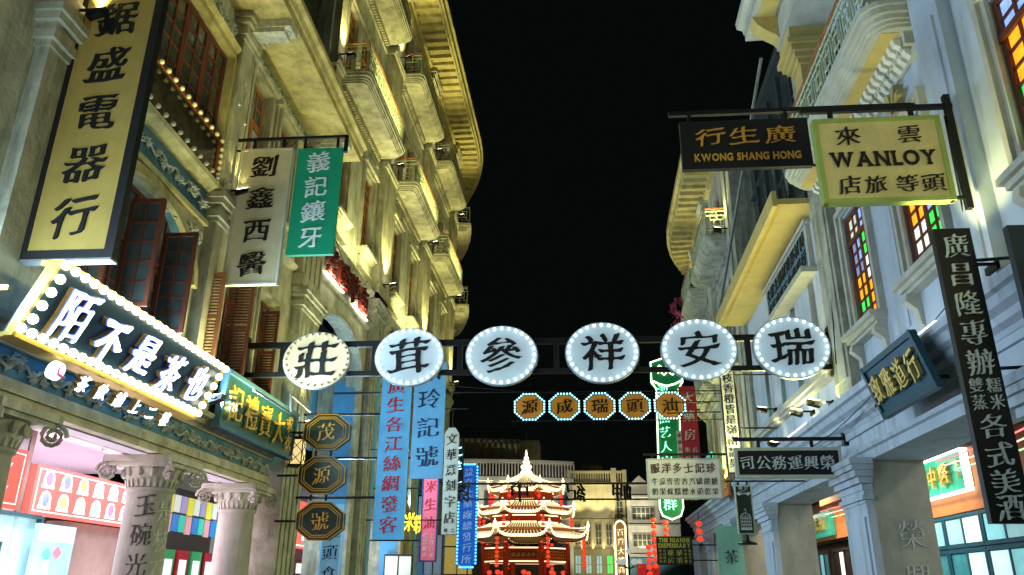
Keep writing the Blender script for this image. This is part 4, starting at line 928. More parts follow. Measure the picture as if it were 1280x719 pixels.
for k, (zz, m_) in enumerate(((3.44, 'neon_red'), (3.38, 'neon_white'), (3.31, 'neon_green'))):
    for j, (a, c, h) in enumerate(((9.0, 13.2, 3.9), (15.2, 20.2, 3.75))):
        mm = MATS.get(m_) or quiet(mat(m_, (1, .3, .3), .5, 0, emit=1.2, ecol={'neon_red': (1, .2, .25), 'neon_white': (1, .75, .7), 'neon_green': (.3, 1, .5)}[m_]))
        o_ = -1.0 - k * .12
        MB(FR).tube([(a, o_, h - .35 + zz - 3.4), ((a + c) / 2, o_, h - .45 + zz - 3.4), (c, o_, h - .42 + zz - 3.4)], .012, 5).done('neon_cable', mm, None, '%s cable strung across the %s right arcade opening' % (m_.replace('neon_', '') + ' glowing', ['near', 'second'][j]), 'cable', 'coloured cables in the right arcade')
t = thing('dome_camera', 'white dome security camera hanging in the near right arcade opening', 'camera', FR(11.6, -1.3, 3.5))
b = MB(FR); b.lathe((11.2, -1.0, 3.42), [(.02, .22), (.16, .16), (.17, .02), (.15, 0)], 16); b.box(11.17, 11.23, -1.03, -.97, 3.6, 3.9); b.done('housing', whitep, t, smooth=False); MB(FR).lathe((11.2, -1.0, 3.3), [(.001, 0), (.06, .02), (.10, .08), (.11, .12)], 14).done('dome', blackp, t, smooth=True)

# ================================================================== HANGING SIGNS (all face down the street)
X = Vector((1, 0, 0)); bar = MATS['black_iron']
def board(name, label, Y, x0, x1, z0, z1, face, th=.16, border=None, bw=.06, cat='sign', group='shop signs hung over the street', shape=None):
    th = min(th, .08)
    t = thing(name, label, cat, (( x0 + x1) / 2, Y + th / 2, z0), group)
    if shape: MB().prism(shape, Y, Y + th, 'o').done('board', face, t)
    else: MB().box(x0, x1, Y, Y + th, z0, z1).done('board', face, t)
    if border:
        b = MB(); a, c = Y - .015, Y + th + .01
        b.box(x0 - .004, x0 + bw, a, c, z0, z1); b.box(x1 - bw, x1 + .004, a, c, z0, z1); b.box(x0 + bw, x1 - bw, a, c, z0 - .004, z0 + bw); b.box(x0 + bw, x1 - bw, a, c, z1 - bw, z1 + .004); b.done('frame', border, t)
    return t
def col_text(t, text, Y, x, zt, zb, w, m, depth=.02, h=None, wt=.012):
    n = len(text); p = (zt - zb) / n
    for k, ch in enumerate(text):
        if ch != ' ': char(t, ch, Vector((x, Y - .004, zt - (k + .5) * p)), X, Z, w, h or w, m, depth, wt=wt)
def row_text(t, text, Y, x0, x1, z, w, h, m, depth=.015, wt=.012):
    n = len(text); p = (x1 - x0) / n
    for k, ch in enumerate(text):
        if ch != ' ': char(t, ch, Vector((x0 + (k + .5) * p, Y - .004, z)), X, Z, w, h, m, depth, wt=wt)
def rods(t, segs, r=.025, name='bracket', m=bar):
    for s in segs: MB().tube(s, r, 6).done(name, m, t)
def bars(t, bxs, name='bracket', m=bar):
    for q in bxs: MB().box(*q).done(name, m, t)
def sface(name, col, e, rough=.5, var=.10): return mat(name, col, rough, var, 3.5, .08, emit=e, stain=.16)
# tall ochre sign of the electrical shop
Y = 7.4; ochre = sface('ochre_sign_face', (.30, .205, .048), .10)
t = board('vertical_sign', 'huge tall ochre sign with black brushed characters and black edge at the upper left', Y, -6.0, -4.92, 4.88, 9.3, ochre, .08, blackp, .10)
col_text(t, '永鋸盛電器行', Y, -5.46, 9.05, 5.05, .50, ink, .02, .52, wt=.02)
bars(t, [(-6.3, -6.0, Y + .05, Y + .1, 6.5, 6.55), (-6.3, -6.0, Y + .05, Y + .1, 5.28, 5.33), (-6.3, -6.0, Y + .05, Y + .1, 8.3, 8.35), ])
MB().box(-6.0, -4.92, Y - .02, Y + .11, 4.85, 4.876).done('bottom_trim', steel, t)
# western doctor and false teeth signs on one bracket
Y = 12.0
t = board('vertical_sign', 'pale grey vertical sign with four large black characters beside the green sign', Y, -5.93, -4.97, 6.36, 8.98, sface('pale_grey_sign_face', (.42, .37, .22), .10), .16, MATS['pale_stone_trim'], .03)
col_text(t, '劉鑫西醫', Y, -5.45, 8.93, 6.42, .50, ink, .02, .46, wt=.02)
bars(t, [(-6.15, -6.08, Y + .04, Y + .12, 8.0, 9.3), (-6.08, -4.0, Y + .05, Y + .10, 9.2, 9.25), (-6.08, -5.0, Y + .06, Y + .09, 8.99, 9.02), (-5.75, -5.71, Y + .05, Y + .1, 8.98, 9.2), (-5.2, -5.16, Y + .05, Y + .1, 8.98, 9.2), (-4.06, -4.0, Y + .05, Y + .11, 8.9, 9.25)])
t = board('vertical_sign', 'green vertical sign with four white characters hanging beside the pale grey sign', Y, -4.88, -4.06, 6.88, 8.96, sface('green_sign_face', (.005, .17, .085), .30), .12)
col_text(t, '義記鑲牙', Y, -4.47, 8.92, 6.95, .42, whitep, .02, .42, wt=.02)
bars(t, [(-4.8, -4.76, Y + .05, Y + .09, 8.96, 9.2), (-4.2, -4.16, Y + .05, Y + .09, 8.96, 9.2)])
# bulb-lit lightbox
fr = FL
t = thing('bulb_lit_sign', 'navy sign ringed with glowing warm bulbs and lit white characters, left', 'sign', fr(8.9, .7, 3.8), 'shop signs on the left arcade')
def lean(z): return .60 + (z - 3.8) * .45
S0, S1, Z0, Z1 = 7.05, 11.08, 3.92, 4.62
navy = mat('navy_sign_face', (.015, .05, .09), .3, .1, 2); goldm = mat('brushed_brass', (.60, .42, .10), .35, .15, 8, metal=.5)
b = MB(fr); b.prism([(lean(Z0), Z0), (lean(Z1), Z1), (lean(Z1) - .12, Z1), (lean(Z0) - .12, Z0)], S0, S1, 's'); b.done('board', navy, t)
b = MB(fr); b.prism([(lean(Z0) + .02, Z0 - .05), (lean(Z1) + .06, Z1 + .04), (lean(Z1) - .08, Z1 + .04), (lean(Z0) - .08, Z0 - .05)], S0 - .04, S0 - .003, 's'); b.prism([(lean(Z0) + .02, Z0 - .05), (lean(Z1) + .06, Z1 + .04), (lean(Z1) - .2, Z1 + .04), (lean(Z0) - .2, Z0 - .05)], S1 + .003, S1 + .06, 's')
b.prism([(lean(Z1) + .05, Z1 + .002), (lean(Z1) + .06, Z1 + .05), (lean(Z1) - .2, Z1 + .05), (lean(Z1) - .2, Z1 + .002)], S0, S1, 's'); b.prism([(lean(Z0) + .02, Z0 - .05), (lean(Z0) + .03, Z0 - .003), (lean(Z0) - .2, Z0 - .003), (lean(Z0) - .2, Z0 - .05)], S0, S1, 's'); b.done('frame', goldm, t)
for i in range(24): bulb(fr(S0 + (S1 - S0) * i / 23, lean(Z1) + .07, Z1 - .01), .050, t, bulbW)
for i in range(24): bulb(fr(S0 + (S1 - S0) * i / 23, lean(Z0) + .07, Z0 + .03), .050, t, bulbW)
for k in range(1, 5):
    z = Z0 + (Z1 - Z0) * k / 5
    for s in (S0 + .05, S1 - .05): bulb(fr(s, lean(z) + .07, z), .052, t, bulbW)
litw = quiet(mat('lit_letter_face', (1, 1, 1), .5, 0, emit=3.2, ecol=(.86, .93, 1))); side = mat('brass_letter_side', (.36, .28, .12), .35, .25, 18, metal=.4, emit=.0)
haloB = quiet(mat('blue_letter_edge_glow', (.1, .2, 1), .5, 0, emit=1.6, ecol=(.05, .15, 1)))
up = (fr(8, lean(Z1), Z1) - fr(8, lean(Z0), Z0)).normalized()
for k, ch in enumerate('陌不是茶也'):
    s = S0 + .55 + k * .74; zc = 4.29 if k % 2 == 0 else 4.24; w = .46 if k else .52
    nrm = fr.d.cross(up); p = fr(s, lean(zc), zc)
    hv = (.026, .05, .045, .034, .045)[k]
    char(t, ch, p + nrm * .002, fr.d, up, w, w * 1.15, side, .07, wt=hv + .008)
    char(t, ch, p + nrm * .062, fr.d, up, w, w * 1.15, haloB, .01, wt=hv + .014, name='glow_edge')
    char(t, ch, p + nrm * .073, fr.d, up, w, w * 1.15, litw, .008, wt=hv)
for k, ch in enumerate('茶飲鋪上二樓'):
    s = 8.35 + k * .39; p = fr(s, .56, 3.745); char(t, ch, p, fr.d, up, .19, .2, side, .08, wt=.02); nrm = fr.d.cross(up)
    char(t, ch, p + nrm * .082, fr.d, up, .19, .2, litw, .008, wt=.03)
b = MB(fr); b.tube([(7.89, .56, 3.76), (7.89, .63, 3.73)], .10, 20); dsk = b.done('logo_disc', litw, t)
b = MB(fr); b.tube([(7.87, .645, 3.80), (7.87, .645, 3.70)], .012, 5); b.tube([(7.87, .645, 3.7), (7.95, .645, 3.69)], .018, 5); b.tube([(7.85, .645, 3.78), (7.87, .645, 3.81), (7.89, .645, 3.78)], .008, 5)
b.done('pink_arrow', mat('pink_logo_print', (.8, .1, .35), .5, .05, emit=.4), dsk)
bars_ = MB(fr); [bars_.box(s, s + .05, .0, .6, 4.3, 4.35) for s in (6.9, 8.2, 9.6, 10.8)]; bars_.done('bracket', goldm, t)
areal(fr(8.8, 1.15, 4.35), fr(8.8, 5, 4.9), 60, 4.2, .8, (.66, .82, 1))
# green signboard of the gift shop
t = thing('gold_lettered_board', 'dark green signboard with gold characters right of the bulb-lit sign on the left cornice', 'sign', fr(14.4, .4, 4.1), 'shop signs on the left arcade')
gb = mat('dark_green_lacquer', (.015, .075, .07), .4, .1, 4)
b = MB(fr); b.prism([(.34, 4.10), (.40, 4.97), (.32, 4.97), (.26, 4.10)], 12.66, 16.28, 's'); b.done('board', gb, t)
b = MB(fr)
for z, a in ((4.06, .335), (4.96, .40)): b.box(12.6, 16.34, a - .1, a + .05, z, z + .07)
for s in (12.6, 16.28): b.prism([(.25, 4.13), (.37, 4.13), (.43, 4.96), (.3, 4.96)], s, s + .06, 's')
b.done('frame', relief, t)
for k, ch in enumerate('記禮寶大'): char(t, ch, fr(13.1 + k * .72, .385, 4.54), fr.d, Z, .62, .66, gold, .03, wt=.022)
char(t, '求', fr(15.88, .39, 4.72), fr.d, Z, .38, .34, gold, .03, wt=.02); char(t, '衣', fr(15.88, .38, 4.36), fr.d, Z, .38, .34, gold, .03, wt=.02)
b = MB(fr); b.tube([(12.3, 1.0, 4.6), (14.2, 1.0, 4.6), (14.35, .9, 5.0), (15.9, .8, 5.0), (16.1, .6, 5.6)], .022, 6); b.done('lamp_arm', steel, t)
# octagons: three green and gold ones
Y = 16.0; dg = mat('bottle_green_lacquer', (.008, .03, .02), .4, .1, 6)
for k, (ch, x, z) in enumerate((('茂', -5.18, 4.61), ('源', -5.2, 3.73), ('號', -5.15, 2.83))):
    t = thing('octagonal_sign', ['topmost', 'middle', 'lowest'][k] + ' of three dark green octagonal signs with gold outlines and one gold character', 'sign', (x, Y, z - .4), 'green octagonal signs on the left pier')
    def octo(r, ky=.82): return [(x + r * math.cos(PI / 8 + i * PI / 4) * 1.08, z + r * ky * math.sin(PI / 8 + i * PI / 4) * 1.0) for i in range(8)]
    MB().prism(octo(.49), Y, Y + .12, 'o').done('board', dg, t)
    b = MB()
    for r in (.485, .41, .36): b.tube([(p[0], Y - .006, p[1]) for p in octo(r)], .011, 4, True)
    b.done('gold_outline', gold, t); char(t, ch, Vector((x, Y - .004, z)), X, Z, .38, .38, gold, .02, wt=.008)
    rods(t, [[(x - .95, Y + .06, z), (x - .45, Y + .06, z)]] + ([[(x - .2, Y + .06, z - .5), (x - .2, Y + .06, z - .38)], [(x + .12, Y + .06, z - .5), (x + .12, Y + .06, z - .38)]] if k < 2 else []), .025)
# six oval bulb signs on one truss
Y = 13.6; K = .919
def zk(z): return 1.6 + (z - 1.6) * K
tr = thing('sign_truss', 'long black steel double rail across the street carrying six oval bulb signs', 'frame', (-.5, Y + .15, 5.1))
b = MB(); b.box(-6.2, 4.50, Y + .12, Y + .20, zk(6.12), zk(6.24)); b.done('rail', bar, tr); b = MB(); b.box(-6.2, 4.50, Y + .12, Y + .20, zk(5.52), zk(5.62)); b.done('rail', bar, tr)
for x in (-5.95, -4.05, -2.33, -.42, .42, 1.15, 2.2, 3.28): MB().box(x * K, x * K + .10, Y + .13, Y + .19, zk(5.62), zk(6.12)).done('strut', bar, tr)
for x in (4.46, -6.22): MB().box(x, x + .13, Y + .08, Y + .24, zk(5.4), zk(6.36)).done('end_post', bar, tr)
facew = mat('milky_sign_face', (.38, .44, .45), .6, .08, 2.5, emit=.30, ecol=(.46, .66, .78)); facey = mat('cream_sign_face', (.66, .52, .30), .6, .08, 2.5); rimm = mat('pale_rim_metal', (.22, .26, .26), .5, .1)
for k, (ch, x, z, rx) in enumerate((('莊', -5.13, 5.82, .69), ('茸', -3.26, 5.86, .70), ('參', -1.43, 5.86, .715), ('祥', .53, 5.89, .72), ('安', 2.38, 5.92, .73), ('瑞', 4.12, 5.93, .725))):
    x *= K; z = zk(z); rx *= K
    lab = ['leftmost oval sign, cream with unlit bulbs, on the long truss', 'second oval sign from the left, with glowing rim bulbs, above the long blue vertical sign', 'third oval sign from the left on the truss, against black sky beside the left buildings', 'fourth oval sign from the left, alone against the black sky', 'fifth oval sign from the left, in front of the green neon sign', 'rightmost oval sign with glowing rim bulbs beside the white wall'][k]
    t = thing('oval_sign', lab, 'sign', (x, Y, z - .6), 'oval bulb signs across the street'); rz = rx * .85
    Pp = [(x + rx * math.cos(a), z + rz * math.sin(a)) for a in [i * 2 * PI / 48 for i in range(48)]]
    MB().prism(Pp, Y + .012, Y + .09, 'o').done('rim', rimm, t); P2 = [(x + rx * .975 * math.cos(a), z + rz * .975 * math.sin(a)) for a in [i * 2 * PI / 48 for i in range(48)]]
    MB().prism(P2, Y, Y + .012, 'o').done('face', facew if k else facey, t)
    for i in range(28): a = 2 * PI * i / 28; bulb((x + rx * .90 * math.cos(a), Y - .02, z + rz * .90 * math.sin(a)), .026, t, bulbC if k else bulbOff)
    char(t, ch, Vector((x, Y - .003, z)), X, Z, .76, .70, ink, .02, wt=.026)
    if k:
        for a in range(0, 360, 60): pointl((x + rx * .86 * math.cos(math.radians(a)), Y - .16, z + rz * .86 * math.sin(math.radians(a))), .35, (.55, .82, 1), .06)
# octagon row
Y = 24.0; orf = sface('orange_sign_face', (.50, .20, .02), .22); oty = mat('dark_teal_rim', (.02, .05, .07), .5, .1)
t0 = thing('sign_truss', 'thin pair of dark cables holding five small orange octagons', 'frame', (0, Y, 6.4))
b = MB(); b.tube([(-6.5, Y + .12, 7.36), (4.9, Y + .12, 7.30)], .022, 5); b.tube([(-2.0, Y + .12, 6.42), (4.9, Y + .12, 6.42)], .022, 5); b.done('cable', bar, t0)
pa = (-1.43, -.36, .72, 1.79, 2.85)
for k, (ch, x) in enumerate(zip('源成瑞頭汕', pa)):
    z = 6.84; lab = ['leftmost of the five small orange octagons ringed with teal lights', 'second small orange octagon from the left', 'middle one of the five small orange octagons', 'fourth small orange octagon, left of the green neon sign', 'rightmost small orange octagon, in front of the green neon sign'][k]
    t = thing('octagonal_sign', lab, 'sign', (x, Y, z - .4), 'small orange octagons across the street')
    def oc(r): return [(x + r * math.cos(PI / 8 + i * PI / 4), z + r * .88 * math.sin(PI / 8 + i * PI / 4)) for i in range(8)]
    MB().prism(oc(.50), Y + .01, Y + .12, 'o').done('rim', oty, t); MB().prism(oc(.43), Y - .01, Y + .01, 'o').done('face', orf, t)
    b = MB(); P = oc(.49)
    for i in range(8):
        for j in range(4): f = j / 4; b.ball((P[i][0] * (1 - f) + P[(i + 1) % 8][0] * f, Y - .01, P[i][1] * (1 - f) + P[(i + 1) % 8][1] * f), .030, 6, 4)
    b.done('led_ring', bulbT if k != 9 else bulbC, t, kind='stuff'); char(t, ch, Vector((x, Y - .02, z)), X, Z, .52, .46, ink, .02, wt=.022)
# blue vertical signs
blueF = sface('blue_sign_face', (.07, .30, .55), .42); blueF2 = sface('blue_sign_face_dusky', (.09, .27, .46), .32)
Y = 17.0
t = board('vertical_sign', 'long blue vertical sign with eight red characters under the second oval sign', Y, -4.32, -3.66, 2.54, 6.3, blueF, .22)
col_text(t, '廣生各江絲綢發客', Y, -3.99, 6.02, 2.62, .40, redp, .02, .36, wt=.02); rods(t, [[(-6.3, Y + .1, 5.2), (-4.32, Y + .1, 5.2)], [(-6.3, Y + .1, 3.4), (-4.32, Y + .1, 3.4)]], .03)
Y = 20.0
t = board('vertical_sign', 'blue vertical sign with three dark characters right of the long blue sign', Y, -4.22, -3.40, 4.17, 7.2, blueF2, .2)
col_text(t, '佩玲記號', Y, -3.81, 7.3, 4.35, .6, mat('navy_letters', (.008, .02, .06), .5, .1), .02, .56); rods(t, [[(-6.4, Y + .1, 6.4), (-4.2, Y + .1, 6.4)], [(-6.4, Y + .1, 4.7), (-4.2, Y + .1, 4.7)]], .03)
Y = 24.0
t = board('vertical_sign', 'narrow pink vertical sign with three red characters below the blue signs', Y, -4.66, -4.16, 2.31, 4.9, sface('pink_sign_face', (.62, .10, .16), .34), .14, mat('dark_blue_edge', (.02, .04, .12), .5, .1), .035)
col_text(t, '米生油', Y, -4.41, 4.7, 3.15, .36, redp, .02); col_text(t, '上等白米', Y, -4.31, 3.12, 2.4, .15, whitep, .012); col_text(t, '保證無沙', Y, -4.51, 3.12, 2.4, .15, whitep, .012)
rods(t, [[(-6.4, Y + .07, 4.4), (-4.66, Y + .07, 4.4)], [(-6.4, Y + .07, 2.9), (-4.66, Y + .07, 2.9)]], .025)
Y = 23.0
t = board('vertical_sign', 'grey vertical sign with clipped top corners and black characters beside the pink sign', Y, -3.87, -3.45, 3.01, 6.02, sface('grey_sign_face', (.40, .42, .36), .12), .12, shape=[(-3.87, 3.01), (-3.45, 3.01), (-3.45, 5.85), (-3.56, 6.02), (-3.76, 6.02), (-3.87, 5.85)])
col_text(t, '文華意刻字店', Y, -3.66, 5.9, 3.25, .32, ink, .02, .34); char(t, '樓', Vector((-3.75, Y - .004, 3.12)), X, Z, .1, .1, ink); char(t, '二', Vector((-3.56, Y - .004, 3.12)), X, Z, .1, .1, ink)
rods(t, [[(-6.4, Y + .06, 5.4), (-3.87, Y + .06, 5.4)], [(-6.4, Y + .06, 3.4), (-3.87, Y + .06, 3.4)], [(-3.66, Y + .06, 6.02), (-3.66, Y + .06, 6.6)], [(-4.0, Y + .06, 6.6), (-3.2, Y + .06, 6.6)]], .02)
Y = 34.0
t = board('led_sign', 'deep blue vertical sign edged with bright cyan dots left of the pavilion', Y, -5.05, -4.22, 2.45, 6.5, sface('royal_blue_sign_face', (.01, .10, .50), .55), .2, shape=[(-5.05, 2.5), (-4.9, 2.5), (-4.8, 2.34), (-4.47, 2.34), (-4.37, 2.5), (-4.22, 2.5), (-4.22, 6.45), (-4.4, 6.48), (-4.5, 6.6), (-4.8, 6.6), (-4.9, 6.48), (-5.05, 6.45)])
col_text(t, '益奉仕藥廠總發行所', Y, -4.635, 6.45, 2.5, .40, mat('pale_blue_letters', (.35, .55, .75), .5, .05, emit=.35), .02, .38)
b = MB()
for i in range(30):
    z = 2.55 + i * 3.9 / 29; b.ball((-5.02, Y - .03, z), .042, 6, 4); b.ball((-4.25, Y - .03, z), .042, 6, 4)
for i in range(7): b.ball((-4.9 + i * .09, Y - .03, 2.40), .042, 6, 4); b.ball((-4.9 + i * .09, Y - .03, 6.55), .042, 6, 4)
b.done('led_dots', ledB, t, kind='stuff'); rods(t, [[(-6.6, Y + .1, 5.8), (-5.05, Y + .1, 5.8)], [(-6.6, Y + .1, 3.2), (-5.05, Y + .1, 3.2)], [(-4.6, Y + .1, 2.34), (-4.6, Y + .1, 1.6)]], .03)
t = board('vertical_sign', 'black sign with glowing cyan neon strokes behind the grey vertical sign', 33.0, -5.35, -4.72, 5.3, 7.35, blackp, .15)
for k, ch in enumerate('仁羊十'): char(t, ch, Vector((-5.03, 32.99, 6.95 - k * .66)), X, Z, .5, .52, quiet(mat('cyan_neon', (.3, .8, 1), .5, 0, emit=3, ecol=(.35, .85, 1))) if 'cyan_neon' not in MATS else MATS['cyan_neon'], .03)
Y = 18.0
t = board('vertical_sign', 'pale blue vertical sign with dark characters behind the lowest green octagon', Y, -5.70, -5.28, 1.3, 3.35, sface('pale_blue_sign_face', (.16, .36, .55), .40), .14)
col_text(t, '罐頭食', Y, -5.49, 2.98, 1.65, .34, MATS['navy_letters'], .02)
# yellow neon and small lit things deep in the left arcade
t = thing('neon_lettering', 'bright yellow lit characters inside the left arcade beside the long blue sign', 'lettering', (-6.0, 27, 2.6))
ye = quiet(mat('yellow_lit_letters', (1, .8, .05), .5, 0, emit=1.8, ecol=(1, .72, .03)))
for k, ch in enumerate('火牛米粉'): char(t, ch, Vector((-6.35 + k * .36, 27, 3.75 - .05 * k)), X, Z, .4, .62, ye, .06, wt=.02)
for k, (Y, x0, x1, z0, z1, c) in enumerate(((28, -6.6, -5.7, 1.9, 2.6, MATS['glass_block_f']), (31, -6.5, -5.8, 4.1, 4.9, tints[4]), (33, -6.2, -5.5, 2.1, 3.6, tints[0]), (38, -6.3, -4.9, 2.2, 3.9, tints[3]))):
    t = thing('lit_shopfront', ['small white shop card', 'pale sky-blue lit fanlight', 'tall white shop window', 'broad bright shop window'][k] + ' glowing ' + ['below the yellow characters', 'high between the left piers', 'behind the pink vertical sign', 'just left of the deep blue dotted sign'][k], 'shopfront', ((x0 + x1) / 2, Y, z0))
    MB().box(x0, x1, Y, Y + .1, z0, z1).done('pane', c, t); bars(t, [(x0 - .04, x1 + .04, Y - .03, Y + .1, z1, z1 + .06), (x0 - .04, x0, Y - .03, Y + .1, z0, z1), (x1, x1 + .04, Y - .03, Y + .1, z0, z1), ((x0 + x1) / 2 - .02, (x0 + x1) / 2 + .02, Y - .03, Y, z0, z1)], 'frame', woodD)
# openwork character band close to the pavilion
Y = 30.0
t = thing('openwork_sign', 'black open metal characters between two thin bars in front of the pavilion', 'sign', (0, Y, 5.0), 'shop signs hung over the street')
b = MB(); b.box(-5.6, 4.9, Y + .02, Y + .07, 5.22, 5.30); b.box(-5.6, 4.9, Y + .02, Y + .07, 4.66, 4.72); b.done('rail', bar, t)
for ch, x in zip('茶中紀岬飾', (-4.42, -2.17, -.10, 1.62, 3.85)): char(t, ch, Vector((x, Y + .1, 4.97)), -X, Z, .78, .74, blackp, .10, wt=.03)
for x in (-4.72, -4.12): MB().box(x, x + .06, Y + .01, Y + .12, 4.6, 5.34).done('side_bar', bar, t)
# green neon sign
Y = 30.0
gx = [(2.82, 9.75), (2.82, 8.95), (3.0, 8.7), (3.0, 4.2), (3.1, 3.95), (3.45, 3.82), (3.8, 3.95), (3.9, 4.2), (3.9, 8.7), (4.08, 8.95), (4.08, 9.75), (3.45, 9.95)]
gx = [(x + (.06 if z > 8 else -.08), z + .12) for x, z in gx]
t = thing('neon_sign', 'tall green neon vertical sign with white tube outline and shield-shaped ends', 'sign', (3.3, Y, 3.8), 'shop signs hung over the street')
MB().prism([(p[0], p[1]) for p in gx], Y, Y + .25, 'o').done('board', sface('green_neon_face', (.005, .13, .04), .30), t)
neonW = quiet(mat('white_neon_tube', (1, 1, .8), .5, 0, emit=3.5, ecol=(.92, 1, .72))); neonG = quiet(mat('mint_neon_letters', (.4, 1, .7), .5, 0, emit=1.8, ecol=(.3, .95, .65)))
cxg = sum(p[0] for p in gx) / len(gx)
b = MB(); b.tube([((p[0] - cxg) * .93 + cxg, Y - .03, p[1] + (.03 if p[1] < 5 else -.03)) for p in gx], .028, 6, True)
b.tube([(2.98, Y - .03, 9.1), (3.2, Y - .03, 8.98), (3.5, Y - .03, 8.9), (3.8, Y - .03, 8.98), (4.05, Y - .03, 9.1)], .03, 6)
for dz in (0, .25): b.tube([(3.18 + .08 * i, Y - .03, 9.4 + dz + .07 * math.sin(i * 1.6)) for i in range(9)], .022, 5)
b.done('neon_outline', neonW, t)
for k, ch in enumerate('湘潮曲艺人家美'): char(t, ch, Vector((3.32, Y - .01, 8.75 - k * .54)), X, Z, .44, .44, neonG, .03, wt=.004)
char(t, '群', Vector((3.34, Y - .01, 4.5)), X, Z, .5, .44, neonG, .03)
rods(t, [[(3.9, Y + .1, 8), (4.9, Y + .1, 8)], [(3.9, Y + .1, 5), (4.9, Y + .1, 5)]], .03)
Y = 28.0
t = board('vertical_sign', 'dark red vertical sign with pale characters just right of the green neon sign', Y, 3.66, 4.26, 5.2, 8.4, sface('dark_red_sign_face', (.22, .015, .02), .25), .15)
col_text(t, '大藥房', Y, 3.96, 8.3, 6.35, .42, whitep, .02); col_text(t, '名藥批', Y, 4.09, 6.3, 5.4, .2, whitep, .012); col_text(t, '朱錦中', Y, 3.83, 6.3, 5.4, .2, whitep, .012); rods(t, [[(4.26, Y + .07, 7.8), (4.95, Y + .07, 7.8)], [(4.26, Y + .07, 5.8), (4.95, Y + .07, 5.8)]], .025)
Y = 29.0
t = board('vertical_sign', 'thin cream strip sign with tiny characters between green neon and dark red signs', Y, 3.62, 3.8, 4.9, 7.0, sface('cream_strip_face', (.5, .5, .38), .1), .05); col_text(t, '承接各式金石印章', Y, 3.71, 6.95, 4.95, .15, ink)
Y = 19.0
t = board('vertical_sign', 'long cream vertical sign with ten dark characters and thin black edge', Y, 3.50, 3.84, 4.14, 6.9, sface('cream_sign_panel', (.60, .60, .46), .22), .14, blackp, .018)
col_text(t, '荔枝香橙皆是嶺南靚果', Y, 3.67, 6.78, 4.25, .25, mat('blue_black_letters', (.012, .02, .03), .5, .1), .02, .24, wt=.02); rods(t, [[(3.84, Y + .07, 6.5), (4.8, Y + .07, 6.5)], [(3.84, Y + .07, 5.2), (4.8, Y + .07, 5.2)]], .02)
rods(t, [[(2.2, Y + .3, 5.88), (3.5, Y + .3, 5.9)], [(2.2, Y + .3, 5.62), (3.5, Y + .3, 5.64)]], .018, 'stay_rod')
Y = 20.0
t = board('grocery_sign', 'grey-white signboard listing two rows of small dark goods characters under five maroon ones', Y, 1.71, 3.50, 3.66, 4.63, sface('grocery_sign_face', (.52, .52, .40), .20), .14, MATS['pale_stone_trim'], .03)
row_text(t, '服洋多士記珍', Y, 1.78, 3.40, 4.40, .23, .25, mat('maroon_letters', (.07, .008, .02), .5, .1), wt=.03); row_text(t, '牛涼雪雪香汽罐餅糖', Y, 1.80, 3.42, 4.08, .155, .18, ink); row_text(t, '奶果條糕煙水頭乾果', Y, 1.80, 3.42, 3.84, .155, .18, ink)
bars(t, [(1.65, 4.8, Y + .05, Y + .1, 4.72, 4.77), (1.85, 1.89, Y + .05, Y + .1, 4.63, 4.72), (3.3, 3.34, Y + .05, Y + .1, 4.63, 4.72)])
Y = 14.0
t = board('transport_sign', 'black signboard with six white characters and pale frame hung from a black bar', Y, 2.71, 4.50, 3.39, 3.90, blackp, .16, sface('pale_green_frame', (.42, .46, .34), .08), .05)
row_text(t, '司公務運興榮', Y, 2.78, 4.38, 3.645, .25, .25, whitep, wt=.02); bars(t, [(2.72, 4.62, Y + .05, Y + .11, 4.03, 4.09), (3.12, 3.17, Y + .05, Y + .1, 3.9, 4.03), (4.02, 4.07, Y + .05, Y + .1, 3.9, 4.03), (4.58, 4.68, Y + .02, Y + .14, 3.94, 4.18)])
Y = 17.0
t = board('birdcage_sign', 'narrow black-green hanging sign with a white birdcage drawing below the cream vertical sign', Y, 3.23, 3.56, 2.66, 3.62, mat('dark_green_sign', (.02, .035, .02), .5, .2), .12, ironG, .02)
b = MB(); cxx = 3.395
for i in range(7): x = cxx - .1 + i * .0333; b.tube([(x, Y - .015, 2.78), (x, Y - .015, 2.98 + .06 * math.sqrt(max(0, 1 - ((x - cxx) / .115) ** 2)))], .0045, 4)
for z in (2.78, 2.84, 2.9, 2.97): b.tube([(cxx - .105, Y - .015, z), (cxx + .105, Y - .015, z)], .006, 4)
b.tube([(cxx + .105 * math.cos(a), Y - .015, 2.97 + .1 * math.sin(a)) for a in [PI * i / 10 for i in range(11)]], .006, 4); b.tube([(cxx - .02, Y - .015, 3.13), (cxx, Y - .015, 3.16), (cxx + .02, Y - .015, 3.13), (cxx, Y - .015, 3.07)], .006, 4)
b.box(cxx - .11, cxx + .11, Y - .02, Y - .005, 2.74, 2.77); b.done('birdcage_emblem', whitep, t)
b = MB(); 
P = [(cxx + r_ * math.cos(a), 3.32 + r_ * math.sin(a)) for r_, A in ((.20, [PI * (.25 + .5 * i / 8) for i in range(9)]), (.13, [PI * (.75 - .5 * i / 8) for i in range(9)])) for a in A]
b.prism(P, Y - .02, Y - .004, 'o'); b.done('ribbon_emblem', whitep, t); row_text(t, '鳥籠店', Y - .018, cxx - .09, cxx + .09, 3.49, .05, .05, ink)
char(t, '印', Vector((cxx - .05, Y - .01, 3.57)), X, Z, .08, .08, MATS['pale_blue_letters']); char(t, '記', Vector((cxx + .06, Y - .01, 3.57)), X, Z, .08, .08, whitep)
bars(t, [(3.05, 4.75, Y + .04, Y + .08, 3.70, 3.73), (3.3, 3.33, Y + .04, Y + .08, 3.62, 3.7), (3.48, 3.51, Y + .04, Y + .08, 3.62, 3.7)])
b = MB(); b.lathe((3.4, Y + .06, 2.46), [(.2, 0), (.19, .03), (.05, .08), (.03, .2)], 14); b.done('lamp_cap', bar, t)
Y = 26.0
